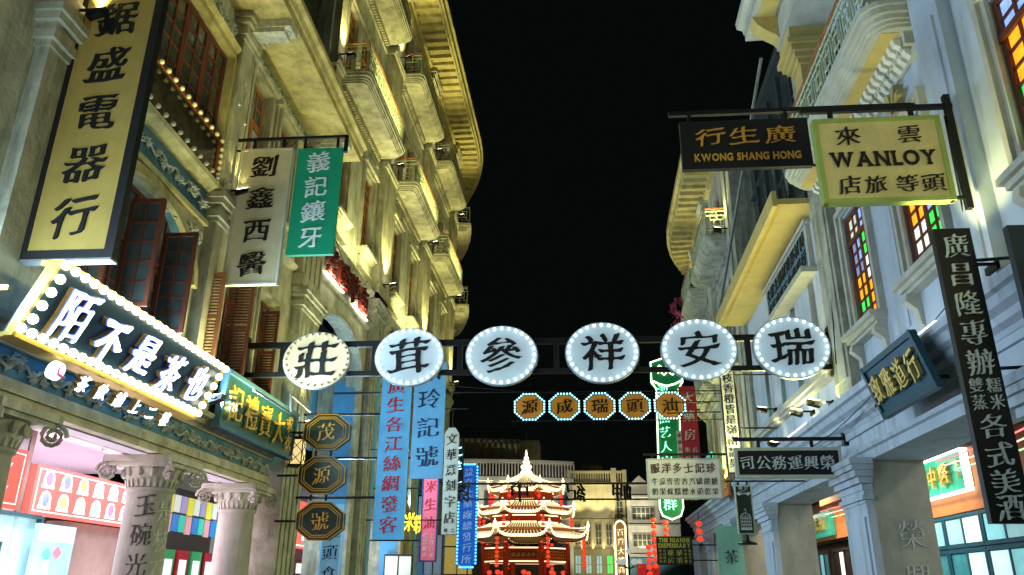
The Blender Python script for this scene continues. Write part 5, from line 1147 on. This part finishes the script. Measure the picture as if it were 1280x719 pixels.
t = board('dispensary_sign', 'black dispensary signboard with yellow-green Latin capitals and gold characters low on the right', Y, 2.40, 3.50, 2.31, 3.15, blackp, .12)
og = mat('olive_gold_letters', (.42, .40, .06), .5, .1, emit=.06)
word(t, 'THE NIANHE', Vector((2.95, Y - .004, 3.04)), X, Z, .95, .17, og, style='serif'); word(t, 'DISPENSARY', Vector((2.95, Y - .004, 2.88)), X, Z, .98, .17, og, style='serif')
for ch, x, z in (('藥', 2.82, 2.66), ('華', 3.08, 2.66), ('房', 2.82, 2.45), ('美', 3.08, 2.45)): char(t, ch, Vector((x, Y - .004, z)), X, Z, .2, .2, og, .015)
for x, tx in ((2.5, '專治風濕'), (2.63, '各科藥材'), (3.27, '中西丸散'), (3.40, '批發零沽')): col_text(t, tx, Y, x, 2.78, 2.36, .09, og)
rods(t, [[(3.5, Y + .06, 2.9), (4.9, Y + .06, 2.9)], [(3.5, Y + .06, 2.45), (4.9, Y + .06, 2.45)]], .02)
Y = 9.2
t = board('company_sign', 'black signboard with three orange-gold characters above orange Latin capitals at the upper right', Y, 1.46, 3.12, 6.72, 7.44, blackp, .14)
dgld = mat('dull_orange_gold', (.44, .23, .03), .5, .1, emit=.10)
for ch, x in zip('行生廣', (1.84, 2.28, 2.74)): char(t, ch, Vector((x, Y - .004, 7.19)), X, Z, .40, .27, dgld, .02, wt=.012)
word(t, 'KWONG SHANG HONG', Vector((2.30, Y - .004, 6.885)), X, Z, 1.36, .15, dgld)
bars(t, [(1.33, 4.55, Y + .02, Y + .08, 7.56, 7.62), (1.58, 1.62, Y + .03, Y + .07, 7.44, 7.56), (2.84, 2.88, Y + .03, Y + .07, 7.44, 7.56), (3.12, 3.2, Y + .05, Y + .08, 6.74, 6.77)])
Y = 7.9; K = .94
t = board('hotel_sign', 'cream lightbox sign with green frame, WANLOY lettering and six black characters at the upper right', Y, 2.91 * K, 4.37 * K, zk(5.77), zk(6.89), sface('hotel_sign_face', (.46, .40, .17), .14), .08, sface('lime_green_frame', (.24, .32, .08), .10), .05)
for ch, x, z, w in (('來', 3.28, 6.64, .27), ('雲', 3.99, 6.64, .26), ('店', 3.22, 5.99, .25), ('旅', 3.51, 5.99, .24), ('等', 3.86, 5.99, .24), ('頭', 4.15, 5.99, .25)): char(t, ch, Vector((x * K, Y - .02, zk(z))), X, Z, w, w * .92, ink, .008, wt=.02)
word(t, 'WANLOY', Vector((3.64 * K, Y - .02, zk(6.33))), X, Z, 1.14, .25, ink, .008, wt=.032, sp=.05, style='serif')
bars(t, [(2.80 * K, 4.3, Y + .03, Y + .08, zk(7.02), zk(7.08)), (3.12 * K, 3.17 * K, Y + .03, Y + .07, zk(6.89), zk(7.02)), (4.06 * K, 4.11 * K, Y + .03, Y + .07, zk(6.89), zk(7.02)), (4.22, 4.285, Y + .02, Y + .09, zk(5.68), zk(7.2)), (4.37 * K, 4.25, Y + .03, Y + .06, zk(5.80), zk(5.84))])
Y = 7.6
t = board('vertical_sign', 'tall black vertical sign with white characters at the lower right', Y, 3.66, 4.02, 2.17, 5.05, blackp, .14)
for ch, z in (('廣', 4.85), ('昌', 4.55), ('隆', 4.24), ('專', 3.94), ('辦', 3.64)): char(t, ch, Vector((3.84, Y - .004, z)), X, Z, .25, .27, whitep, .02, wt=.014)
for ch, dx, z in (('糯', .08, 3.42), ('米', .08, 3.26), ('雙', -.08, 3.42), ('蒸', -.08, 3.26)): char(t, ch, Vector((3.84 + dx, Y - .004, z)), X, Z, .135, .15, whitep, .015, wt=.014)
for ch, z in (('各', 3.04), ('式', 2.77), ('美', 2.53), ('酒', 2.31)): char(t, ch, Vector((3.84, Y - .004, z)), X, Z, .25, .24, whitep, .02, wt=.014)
rods(t, [[(4.02, Y + .07, 4.72), (4.55, Y + .07, 4.75)], [(4.02, Y + .07, 3.6), (4.55, Y + .07, 3.62)]], .018)
# gold-lettered blue board leaning on the right cornice
fr = FR
t = thing('gold_lettered_board', 'blue board with four raised gold characters leaning over the right arcade cornice', 'sign', fr(10.7, .4, 3.95), 'shop signs on the right arcade')
def ln(z): return .42 + (z - 3.95) * .30
b = MB(fr); b.prism([(ln(3.88), 3.88), (ln(4.44), 4.44), (ln(4.44) - .05, 4.44), (ln(3.88) - .05, 3.88)], 9.42, 11.14, 's'); b.done('board', mat('deep_blue_lacquer', (.015, .07, .11), .35, .1, 4), t)
b = MB(fr)
for a in (9.35, 11.14): b.prism([(ln(3.82) + .03, 3.81), (ln(4.5) + .04, 4.51), (ln(4.5) - .05, 4.51), (ln(3.82) - .05, 3.81)], a, a + .07, 's')
for z in (3.81, 4.44): b.prism([(ln(z) + .03, z), (ln(z) + .05, z + .07), (ln(z) - .05, z + .07), (ln(z) - .05, z)], 9.42, 11.14, 's')
b.done('frame', mat('blue_green_frame', (.015, .065, .085), .4, .1), t); up2 = Vector((0, 0, 1)) - fr.n * .30; up2.normalize()
for k, ch in enumerate('致雅道行'): char(t, ch, fr(10.90 - k * .42, ln(4.16) + .012, 4.16), -fr.d, up2, .34, .38, goldL, .05, wt=.025)
bars_ = MB(fr); [bars_.box(s, s + .04, .1, .45, 4.0, 4.04) for s in (9.7, 11.3)]; bars_.done('bracket', bar, t)
# boards along the far right cornice
for k, (s, z0, z1, c, lb) in enumerate(((25.0, 4.2, 5.0, orp, 'copper-coloured board with fine characters on the far right cornice'), (22.5, 4.7, 5.5, MATS['pale_stone_trim'], 'framed panel standing on the far cornice beside the birdcage sign'), (30.0, 4.75, 5.6, woodD, 'dark board with pale carved lines near the end of the right cornice'), (27.8, 4.75, 5.9, greenS, 'dim green board standing on the far right cornice'))):
    t = thing('cornice_board', lb, 'sign', FR(s, .4, z0), 'boards on the far right cornice')
    MB(FR).box(s - .8, s + .8, .4, .48, z0, z1).done('board', c, t)
    for j, ch in enumerate('福興號記'): char(t, ch, FR(s + .6 - j * .4, .482, (z0 + z1) / 2), -FR.d, Z, .36, .45, goldL if k % 2 == 0 else engr, .02)
    MB(FR).box(s - .05, s + .05, .0, .4, z0 + .1, z0 + .15).done('bracket', bar, t)
t = board('tea_sign', 'green hanging board with one dark character between the far right piers', 24.5, 4.0, 4.75, 1.6, 3.35, sface('pale_green_board', (.16, .36, .27), .14), .06); char(t, '茶', Vector((4.38, 24.49, 2.5)), X, Z, .4, .4, MATS['navy_letters'])
t = board('orange_box_sign', 'orange-red sign fragment on dark backing at the right edge of the photo', 6.9, 3.98, 4.5, 3.7, 4.75, mat('blue_black_panel', (.02, .03, .04), .5, .2), .1); char(t, '火', Vector((4.25, 6.89, 4.2)), X, Z, .5, .5, mat('orange_red_letters', (.75, .09, .02), .5, .1, emit=.3), .03)
# bougainvillea wreaths on the far right balconies
for k, (s, z) in enumerate(((29.5, 11.9), (31.3, 11.6))):
    c = F3(s, .85, z); b = MB(); rr = random.Random(k)
    for i in range(240):
        a = rr.random() * 2 * PI; R_ = .32 + rr.gauss(0, .07); p = c + Vector((math.cos(a) * R_ * .8, rr.gauss(0, .12), math.sin(a) * R_ * .9)); d1 = Vector((rr.gauss(0, 1), rr.gauss(0, 1), rr.gauss(0, 1))).normalized() * .08; d2 = d1.cross(Vector((rr.gauss(0, 1), rr.gauss(0, 1), 1))).normalized() * .08
        n0 = len(b.v); b.v += [p - d1, p + d2, p + d1]; b.f.append((n0, n0 + 1, n0 + 2))
    b.done('flower_garland', mat('magenta_petals', (.35, .05, .12), .6, .4, 8) if 'magenta_petals' not in MATS else MATS['magenta_petals'], None, ['upper', 'lower'][k] + ' ring of magenta flowers hung on the far right balcony rails', 'flowers', 'flower rings on the far balconies')

# ================================================================== PAVILION
CX, CY = -3.97, 62.4
P = thing('pavilion', 'red three-tiered octagonal pavilion with glowing roof outlines at the end of the street', 'pavilion', (CX, CY, 0))
pr = mat('vermilion_paint', (.34, .03, .012), .5, .15, 3, emit=.0); tile = mat('glazed_roof_tile', (.36, .32, .19), .35, .2, 6); ro = mat('orange_eave_paint', (.55, .16, .03), .5, .2, 4)
led = quiet(mat('cream_rope_light', (1, .9, .6), .5, 0, emit=2.0, ecol=(1, .86, .50))); led2 = quiet(mat('dim_rope_light', (1, .9, .6), .5, 0, emit=.85, ecol=(1, .86, .50)))
def pv(r, k, z, f=0.): a = -PI / 2 - PI / 8 + k * PI / 4; return Vector((CX + r * math.cos(a), CY + r * math.sin(a), z))
def tier(zE, RE, zT, RT, lift, name):
    n = 8; segs = 12
    for k in range(8):
        A, B_ = pv(RE, k, 0), pv(RE, k + 1, 0); C1, D1 = pv(RT, k, 0), pv(RT, k + 1, 0); b = MB(); rl = MB(); st = MB()
        def pt(u, v, dz=0.):      # u along the side, v from eave (0) to top (1)
            c = 2 * abs(u - .5); e = A.lerp(B_, u); t_ = C1.lerp(D1, u); ex = 1 + .05 * c ** 3 * (1 - v)
            q = e.lerp(t_, v); q = Vector((CX + (q.x - CX) * ex, CY + (q.y - CY) * ex, 0)); q.z = zE + (zT - zE) * (v ** 1.3) + lift * c ** 6 * (1 - v) ** 2 + dz; return q
        for i in range(segs):
            for j in range(5):
                n0 = len(b.v); b.v += [pt(i / segs, j / 5), pt((i + 1) / segs, j / 5), pt((i + 1) / segs, (j + 1) / 5), pt(i / segs, (j + 1) / 5)]; b.f.append((n0, n0 + 1, n0 + 2, n0 + 3))
                n0 = len(b.v); b.v += [pt(i / segs, j / 5, -.14), pt((i + 1) / segs, j / 5, -.14), pt((i + 1) / segs, (j + 1) / 5, -.14), pt(i / segs, (j + 1) / 5, -.14)]; b.f.append((n0 + 3, n0 + 2, n0 + 1, n0))
            n0 = len(b.v); b.v += [pt(i / segs, 0, -.14), pt((i + 1) / segs, 0, -.14), pt((i + 1) / segs, 0), pt(i / segs, 0)]; b.f.append((n0, n0 + 1, n0 + 2, n0 + 3))
        roof = b.done('roof', tile, P)
        m = max(5, int(RE * 3))
        for i in range(m): u = (i + .5) / m; rl.tube([tuple(pt(u, v / 4, .03)) for v in range(5)], .026, 4)
        rl.done('tile_ridge_lights', led2, roof)
        st.tube([tuple(pt(i / segs, 0, .02) + (pt(i / segs, 0) - Vector((CX, CY, pt(i / segs, 0).z))).normalized() * .04) for i in range(segs + 1)], .05, 5)
        for i in range(m * 2): u = (i + .5) / (m * 2); q = pt(u, 0, -.1); st.ball(tuple(q + (q - Vector((CX, CY, q.z))).normalized() * .06), .05, 5, 3)
        st.tube([tuple(pt(0, v / 6, .06)) for v in range(7)], .05, 5)
        st.tube([tuple(pt(i / segs, 1, .03)) for i in range(segs + 1)], .05, 5); st.done('eave_lights', led, roof)
        q = pt(0, 0, .12); o = MB(); o.ball(tuple(q), .13, 7, 4, 1.6); o.ball(tuple(q + Vector((0, 0, .26))), .06, 6, 4); o.done('ridge_ornament', led, roof)
        u = MB(); u.poly([tuple(pt(0, 0, -.16)), tuple(pt(1, 0, -.16)), tuple(pt(1, .8, -.5)), tuple(pt(0, .8, -.5))], [(0, 3, 2, 1)]); u.done('eave_underside', ro, roof)
tier(5.75, 4.8, 6.75, 2.7, .68, 'low'); tier(7.45, 3.75, 8.35, 2.1, .52, 'mid'); tier(9.15, 2.95, 10.6, .25, .5, 'top')
def ring(r, z0, z1, m, name, inset=0):
    b = MB()
    for k in range(8):
        a, c = pv(r, k, z0), pv(r, k + 1, z0); n0 = len(b.v); i1, i2 = pv(r - .12, k, z0), pv(r - .12, k + 1, z0); b.v += [a, c, c + Vector((0, 0, z1 - z0)), a + Vector((0, 0, z1 - z0)), i1, i2, i2 + Vector((0, 0, z1 - z0)), i1 + Vector((0, 0, z1 - z0))]
        b.f += [(n0, n0 + 1, n0 + 2, n0 + 3), (n0 + 4, n0 + 7, n0 + 6, n0 + 5), (n0, n0 + 4, n0 + 5, n0 + 1), (n0 + 3, n0 + 2, n0 + 6, n0 + 7)]
    return b.done(name, m, P)
ring(3.3, 4.1, 4.85, pr, 'frieze'); ring(3.36, 4.86, 5.0, ro, 'beam'); ring(3.34, 4.0, 4.09, ro, 'beam'); ring(2.7, 6.3, 7.2, pr, 'upper_wall'); ring(2.76, 7.2, 7.3, ro, 'beam'); ring(2.1, 8.15, 9.0, pr, 'upper_wall'); ring(2.16, 9.0, 9.1, ro, 'beam')
for R_, z0, z1, r_ in ((3.34, 0, 5.3, .19), (2.72, 6.2, 7.5, .12), (2.12, 8.1, 9.2, .1)):
    for k in range(8): q = pv(R_, k, 0); MB().lathe((q.x, q.y, 0), [(r_, z0), (r_, z1)], 12).done('column', pr, P, smooth=True)
for R_, z in ((3.38, 4.95), (3.38, 4.02), (2.79, 7.25), (2.79, 6.62), (2.19, 9.06), (2.19, 8.45)):
    b = MB()
    for k in range(8): a, c = pv(R_ + .03, k, z), pv(R_ + .03, k + 1, z); b.tube([tuple(a.lerp(c, .1)), tuple(a.lerp(c, .9))], .035, 4)
    b.done('rope_light', led, P)
b = MB(); b.lathe((CX, CY, 10.5), [(.42, 0), (.48, .15), (.3, .35), (.42, .5), (.45, .62), (.22, .8), (.3, .95), (.16, 1.1), (.2, 1.25), (.08, 1.45), (.1, 1.6), (.03, 1.9)], 12); b.done('finial', led, P, smooth=True); MB().tube([(CX, CY, 12.3), (CX, CY, 13.9)], .025, 5).done('spire', steel, P)
for k in range(8):                                        # lattice and lettering of the frieze
    a, c = pv(3.33, k, 4.2), pv(3.33, k + 1, 4.2); b = MB()
    for i in range(1, 14): q = a.lerp(c, i / 14); b.tube([tuple(q), tuple(q + Vector((0, 0, .5)))], .012, 4)
    for h in (.1, .3, .5): b.tube([tuple(a + Vector((0, 0, h))), tuple(c + Vector((0, 0, h)))], .012, 4)
    b.done('lattice', gold, P)
q = pv(3.33, 0, 4.45).lerp(pv(3.33, 1, 4.45), .5); b = MB(); b.box(q.x - .95, q.x + .95, q.y - .06, q.y - .02, 4.2, 4.75); nb = b.done('name_board', mat('dark_red_board', (.10, .02, .015), .5, .1), P)
for k, ch in enumerate('閣念紀山中'): char(P, ch, Vector((q.x - .72 + k * .36, q.y - .065, 4.47)), X, Z, .3, .3, gold, .02)
lant = quiet(mat('red_lantern_glow', (.6, .03, .02), .5, 0, emit=.75, ecol=(1, .07, .03)))
def lantern(p, r, parent): return inst('lantern', ballM, Matrix.Translation(p) @ Matrix.Diagonal((r, r, r * .85, 1)), parent, lant)
for R_, z, n_, r_ in ((4.7, 5.5, 7, .15), (3.3, 3.9, 4, .13), (3.7, 7.1, 4, .14), (2.9, 8.9, 4, .14), (3.4, 5.3, 3, .14)):
    for k in range(8):
        q = pv(R_, k, 0)
        for j in range(n_): lantern(Vector((q.x, q.y, z - j * r_ * 2.0)), r_, P)
for k in range(8): q = pv(3.0, k, 0).lerp(pv(3.0, k + 1, 0), .5); [lantern(Vector((q.x, q.y, 3.3 - j * .36)), .2, P) for j in range(3)]
for z, e in ((4.4, 60), (6.9, 30), (8.8, 24)): pointl((CX, CY, z), e, (1, .55, .25), .5)
for dx in (-4, 4): spot(Vector((CX + dx, CY - 9, .3)), Vector((CX, CY, 5.5)), 110, 50, (1, .75, .4))
for RE_, z_ in ((4.2, 5.1), (3.3, 6.9), (2.5, 8.6)):
    for k in (-1, 0, 1, 2): q = pv(RE_, k, z_); pointl((q.x, q.y, z_), 7, (1, .62, .28), .15)  # points added under the eaves to light the orange
P.location.z = -.6
SPOTK = 5.
# ================================================================== BACKGROUND BUILDINGS
bw = mat('background_render', (.44, .40, .24), .85, .15, .8, stain=.2); bw2 = mat('background_white_render', (.50, .50, .46), .85, .12, .8, stain=.2)
def bwin(H, x0, x1, y, z0, z1, nc, nr, pm=glassD): return window(FW_(y), H, x0, x1, .09, z0, z1, nc, nr, mat('muntin_grey', (.3, .28, .22), .7, .1) if 'muntin_grey' not in MATS else MATS['muntin_grey'], pm, .06, .07, panes=False)
def FW_(y):
    def f(s, o, z): return Vector((s, y - o, z))
    f.flip = True; f.bend = None; return f
# curved white building behind the pavilion
H = thing('curved_building', 'long pale curved building with rooftop railing behind the pavilion', 'building', (-8, 92, 0))
def cf(s, o, z): t_ = s / 60; R_ = 60 + o; return Vector((-14 + R_ * math.sin(t_) * .8, 146 - R_ * math.cos(t_) - 0 + .0, z))
cf.flip = True; cf.bend = -1e9
b = MB(cf); b.box(-12, 17, -.5, 0, 0, 12.4); b.done('wall', bw2, H)
b = MB(cf); b.box(-12, 17, -.4, .8, 12.4, 12.8); b.box(-12, 17, -.4, .9, 14.3, 14.6); b.done('cornice', bw2, H)
b = MB(cf)
for i in range(70): b.box(-12 + i * .42, -12 + i * .42 + .16, .5, .7, 12.8, 14.3)
b.done('balustrade', bw2, H, kind='stuff')
b = MB(cf)
for i in range(-11, 17, 3): b.box(i, i + 2.2, .82, .88, 12.3, 12.38)
b.done('light_strip', led2, H)
b = MB(cf)
for i in range(-11, 17, 2): b.box(i, i + 1.2, .01, .08, 9.2, 11.4); b.box(i, i + 1.2, .01, .08, 5.2, 7.6)
b.done('window', glassB, H)
MB(cf).box(-12, 10, -8, -3, 14.6, 17.5).done('roof_storey', plG, H)
b = MB(cf)
for i in range(22): b.box(-12 + i, -11.95 + i, -2.95, -2.9, 17.5, 18.6)
b.box(-12, 10, -2.95, -2.9, 18.55, 18.62); b.box(-12, 10, -2.95, -2.9, 18.0, 18.05); b.done('roof_railing', iron, H)
MB().box(-7.6, -4.6, 97, 101, 14, 18.6).done('stair_tower', plG, H)
for i in range(4): spot(Vector((-14 + i * 4, 82, 9)), Vector((-13 + i * 4, 88, 13)), 120, 90, (1, .93, .72))
# cream building with square parapet
H = thing('cream_building', 'floodlit cream four-storey building with balustrade parapet right of the pavilion', 'building', (2, 96, 0))
MB().box(-1.1, 4.2, 95, 104, 0, 13.0).box(4.2, 5.5, 95.6, 104, 0, 13.0).done('wall', bw, H); MB().box(-1.3, 5.6, 94.7, 104, 13.0, 13.3).box(-1.3, 5.6, 94.75, 95.05, 14.35, 14.6).box(3.9, 4.5, 94.7, 95.2, 13.3, 14.9).box(5.2, 5.7, 94.7, 95.2, 13.3, 14.7).box(-1.3, -.9, 94.7, 95.2, 13.3, 14.7).done('cornice', bw, H)
b = MB()
for i in range(22): b.box(-.85 + i * .29, -.72 + i * .29, 94.85, 95.0, 13.3, 14.35)
b.done('baluster', bw, H, kind='stuff'); MB().box(.2, 3.0, 98, 101, 13.3, 15.8).done('roof_box', plG, H)
for i in range(4): bwin(H, -.5 + i * 1.2, .2 + i * 1.2, 95, 6.3, 8.6, 2, 3)
for i in range(4): bwin(H, -.5 + i * 1.2, .2 + i * 1.2, 95, 3.2, 5.2, 2, 2, SG['green'] if i == 3 else tealg)
bwin(H, 4.4, 5.2, 95.6, 9.2, 11.2, 2, 3); bwin(H, 4.4, 5.2, 95.6, 12.0 - .6, 12.6, 2, 2); bwin(H, 4.4, 5.2, 95.6, 6.2, 8.2, 2, 3)
MB().box(-1.15, 5.55, 94.85, 94.999, 9.0, 9.15).box(-1.15, 5.55, 94.85, 94.999, 5.7, 5.9).done('string_course', bw, H)
b = MB(); [b.box(-.95 + i * 1.2, -.65 + i * 1.2, 94.8, 94.999, 5.9, 9.0) for i in range(5)]; b.done('pilaster', bw, H)
for i in range(5): spot(Vector((-.8 + i * 1.2, 94.3, 5.3)), Vector((-.8 + i * 1.2, 94.9, 9)), 50, 70, (1, .85, .4)); 
for i in range(3): spot(Vector((0 + i * 2.2, 93.2, 9.2)), Vector((0 + i * 2.2, 95.0, 13)), 110, 90, (1, .88, .5))
spot(Vector((2.5, 80, 1)), Vector((3, 95, 9)), 900, 60, (1, .88, .55))
# gabled house
H = thing('gabled_house', 'pale gabled house with banded windows and a blue arch left of the neon sign', 'building', (7, 94, 0))
b = MB(); b.box(5.6, 11.5, 94.3, 103, 0, 12.2); b.prism([(5.9, 12.2), (8.3, 12.2), (8.3, 12.9), (7.1, 14.0), (5.9, 12.9)], 94.35, 102, 'o'); b.done('wall', bw2, H)
for z in (9.0, 6.1): bwin(H, 6.1, 8.7, 94.3, z, z + 1.4, 5, 2)
bwin(H, 9.2, 10.4, 94.3, 9.0, 10.4, 3, 2); MB().box(5.6, 11.5, 94.05, 94.299, 11.5, 11.7).box(5.6, 11.5, 94.05, 94.299, 8.3, 8.5).box(5.6, 11.5, 93.9, 94.299, 5.0, 5.3).done('string_course', bw2, H)
arch_fill(FW_(94.0), H, 6.3, 8.2, 2.6, 3.7, 4.9, .2, mat('blue_arcade_paint', (.10, .24, .32), .7, .1), name='arch_wall'); MB().box(6.3, 8.2, 94.1, 94.29, 0, 4).done('arch_recess', dark, H)
MB().box(5.6, 6.3, 93.8, 94.0, 0, 4.9).box(8.2, 11.5, 93.8, 94.0, 0, 4.9).done('arcade_pier', MATS['blue_arcade_paint'], H)
spot(Vector((7.2, 93.2, 5.5)), Vector((7.2, 94.2, 8)), 90, 100, (1, .9, .6)); spot(Vector((7.2, 93.2, 8.7)), Vector((7.2, 94.2, 12)), 90, 100, (1, .9, .6)); spot(Vector((7, 84, 1)), Vector((7, 94, 9)), 500, 60, (.95, .92, .8))
t = thing('neon_sign', 'vertical neon sign with white outline on the cream building', 'sign', (4.5, 93, 2), 'shop signs hung over the street')
MB().box(4.1, 5.2, 93.5, 93.8, 1.5, 8.6).done('board', mat('brown_sign_back', (.22, .13, .05), .5, .2, emit=.1), t)
b = MB(); b.tube([(4.05, 93.45, 1.5), (4.05, 93.45, 8.3), (4.3, 93.45, 8.7), (4.65, 93.45, 8.85), (5.0, 93.45, 8.7), (5.25, 93.45, 8.3), (5.25, 93.45, 1.5)], .1, 5); b.done('neon_outline', led, t)
for k, ch in enumerate('百貨大樓商場'): char(t, ch, Vector((4.65, 93.45, 7.6 - k * 1.0)), X, Z, .8, .8, led2, .03)
# globe street lamps
for k, (x, y) in enumerate(((4.7, 80), (-2.0, 50.0))):
    if k: continue
    t = thing('street_lamp', 'multi-globe street lamp at the end of the street beside the arch', 'street lamp', (x, y, 0)); b = MB(); b.tube([(x, y, 0), (x, y, 4.6)], .09, 8)
    pts = [(x + math.cos(a) * 1.0, y + math.sin(a) * .85, 3.75) for a in [i * PI / 3 for i in range(6)]]
    for p in pts: b.tube([(x, y, 3.4), p], .04, 5)
    b.done('pole', iron, t)
    for p in pts + [(x, y, 4.7)]: inst('globe', ballM, Matrix.Translation(Vector(p) + Vector((0, 0, .3))) @ Matrix.Scale(.27, 4), t, quiet(mat('globe_glow', (.6, .65, .6), .4, 0, emit=.45, ecol=(.75, .85, .75))) if 'globe_glow' not in MATS else MATS['globe_glow'])
# red lantern strings and banner on the right below the neon sign
for k, (x, y, zt, n_) in enumerate(((3.24, 36, 4.43, 8), (3.76, 36, 4.3, 3), (2.98, 36, 3.3, 5), (4.46, 31, 3.9, 3))):
    t = thing('lantern_string', ['long string of small red lanterns under the green neon shield', 'short string of small red lanterns right of the long one', 'lowest string of red lanterns behind the dispensary sign', 'small red lantern string right of the dispensary sign'][k], 'lanterns', (x, y, zt), 'red lantern strings on the right')
    MB().tube([(x, y, zt + .4), (x, y, zt - n_ * .27)], .012, 4).done('cord', bar, t)
    for j in range(n_): lantern(Vector((x, y, zt - j * .27)), .125, t); MB().tube([(x, y, zt - j * .27 - .15), (x, y, zt - j * .27 - .10)], .03, 6).done('tassel', gold, t)
for k, (x0, x1) in enumerate(((2.45, 2.85), (3.0, 3.4))):
    t = thing('red_banner', ['left', 'right'][k] + ' red banner with a small gold dot at the foot of the street', 'banner', (x0, 36, 1.2), 'red banners at the street end'); MB().box(x0, x1, 36, 36.05, 1.2, 2.62).done('cloth', mat('red_banner_cloth', (.55, .02, .02), .7, .1, emit=.35) if 'red_banner_cloth' not in MATS else MATS['red_banner_cloth'], t); MB().tube([(x0 + .1, 35.98, 2.5), (x0 + .1, 35.99, 2.5)], .04, 8).done('gold_dot', gold, t)
# overhead wires
for k, (a, c, lb) in enumerate((((-6.2, 13.2, 5.05), (-6.3, 16.0, 5.0), 'thin cable sagging along the left arcade cornice'), ((4.5, 24, 7.2), (-6.4, 24.2, 7.9), 'thin black wire crossing high behind the octagons'))):
    MB().tube([tuple(Vector(a).lerp(Vector(c), i / 8) - Vector((0, 0, .25 * math.sin(PI * i / 8)))) for i in range(9)], .012, 4).done('cable', bar, None, lb, 'cable')

wr = random.Random(3)
for k, (A, B_, lb) in enumerate((((-6.1, 8.0, 4.35), (-6.25, 16.2, 4.9), 'power lead clipped along the top of the left blue frieze'), ((-6.0, 17.8, 9.9), (-6.2, 23.4, 9.2), 'loose wire across the fascia of the balcony building'), ((4.3, 9.0, 4.7), (4.5, 20.8, 4.75), 'power lead lying along the right cornice'),
        ((4.55, 13.3, 7.9), (4.4, 13.3, 5.2), 'thin lead dropping down the right party pilaster'), ((-4.97, 12.1, 9.2), (-6.2, 12.3, 8.2), 'lead looping from the double sign bracket to the wall'), ((4.2, 7.95, 6.6), (4.5, 8.6, 5.0), 'lead hanging from the hotel sign post'))):
    a_, b_ = Vector(A), Vector(B_); sag = (a_ - b_).length * .05
    MB().tube([tuple(a_.lerp(b_, i / 12) - Vector((0, 0, sag * math.sin(PI * i / 12) + wr.uniform(0, .02)))) for i in range(13)], .010, 4).done('cable', bar, None, lb, 'cable')
for k, (fr_, s_, o_, z0, z1, lb) in enumerate(((FL, 12.5, .06, 4.4, 11.6, 'grey drain pipe beside the second pilaster of the near left house'), (F2, 23.95, .06, 10.2, 22.9, 'grey drain pipe running up the balcony building'), (FR, 13.98, .09, 4.6, 8.4, 'pale drain pipe at the joint of the two near right houses'))):
    b = MB(fr_); b.tube([(s_, o_, z0), (s_, o_, z1)], .04, 8)
    for j in range(int((z1 - z0) / 1.4)): b.box(s_ - .06, s_ + .06, .001, o_ + .045, z0 + .5 + j * 1.4, z0 + .55 + j * 1.4)
    b.done('drain_pipe', plG, None, lb, 'pipe')
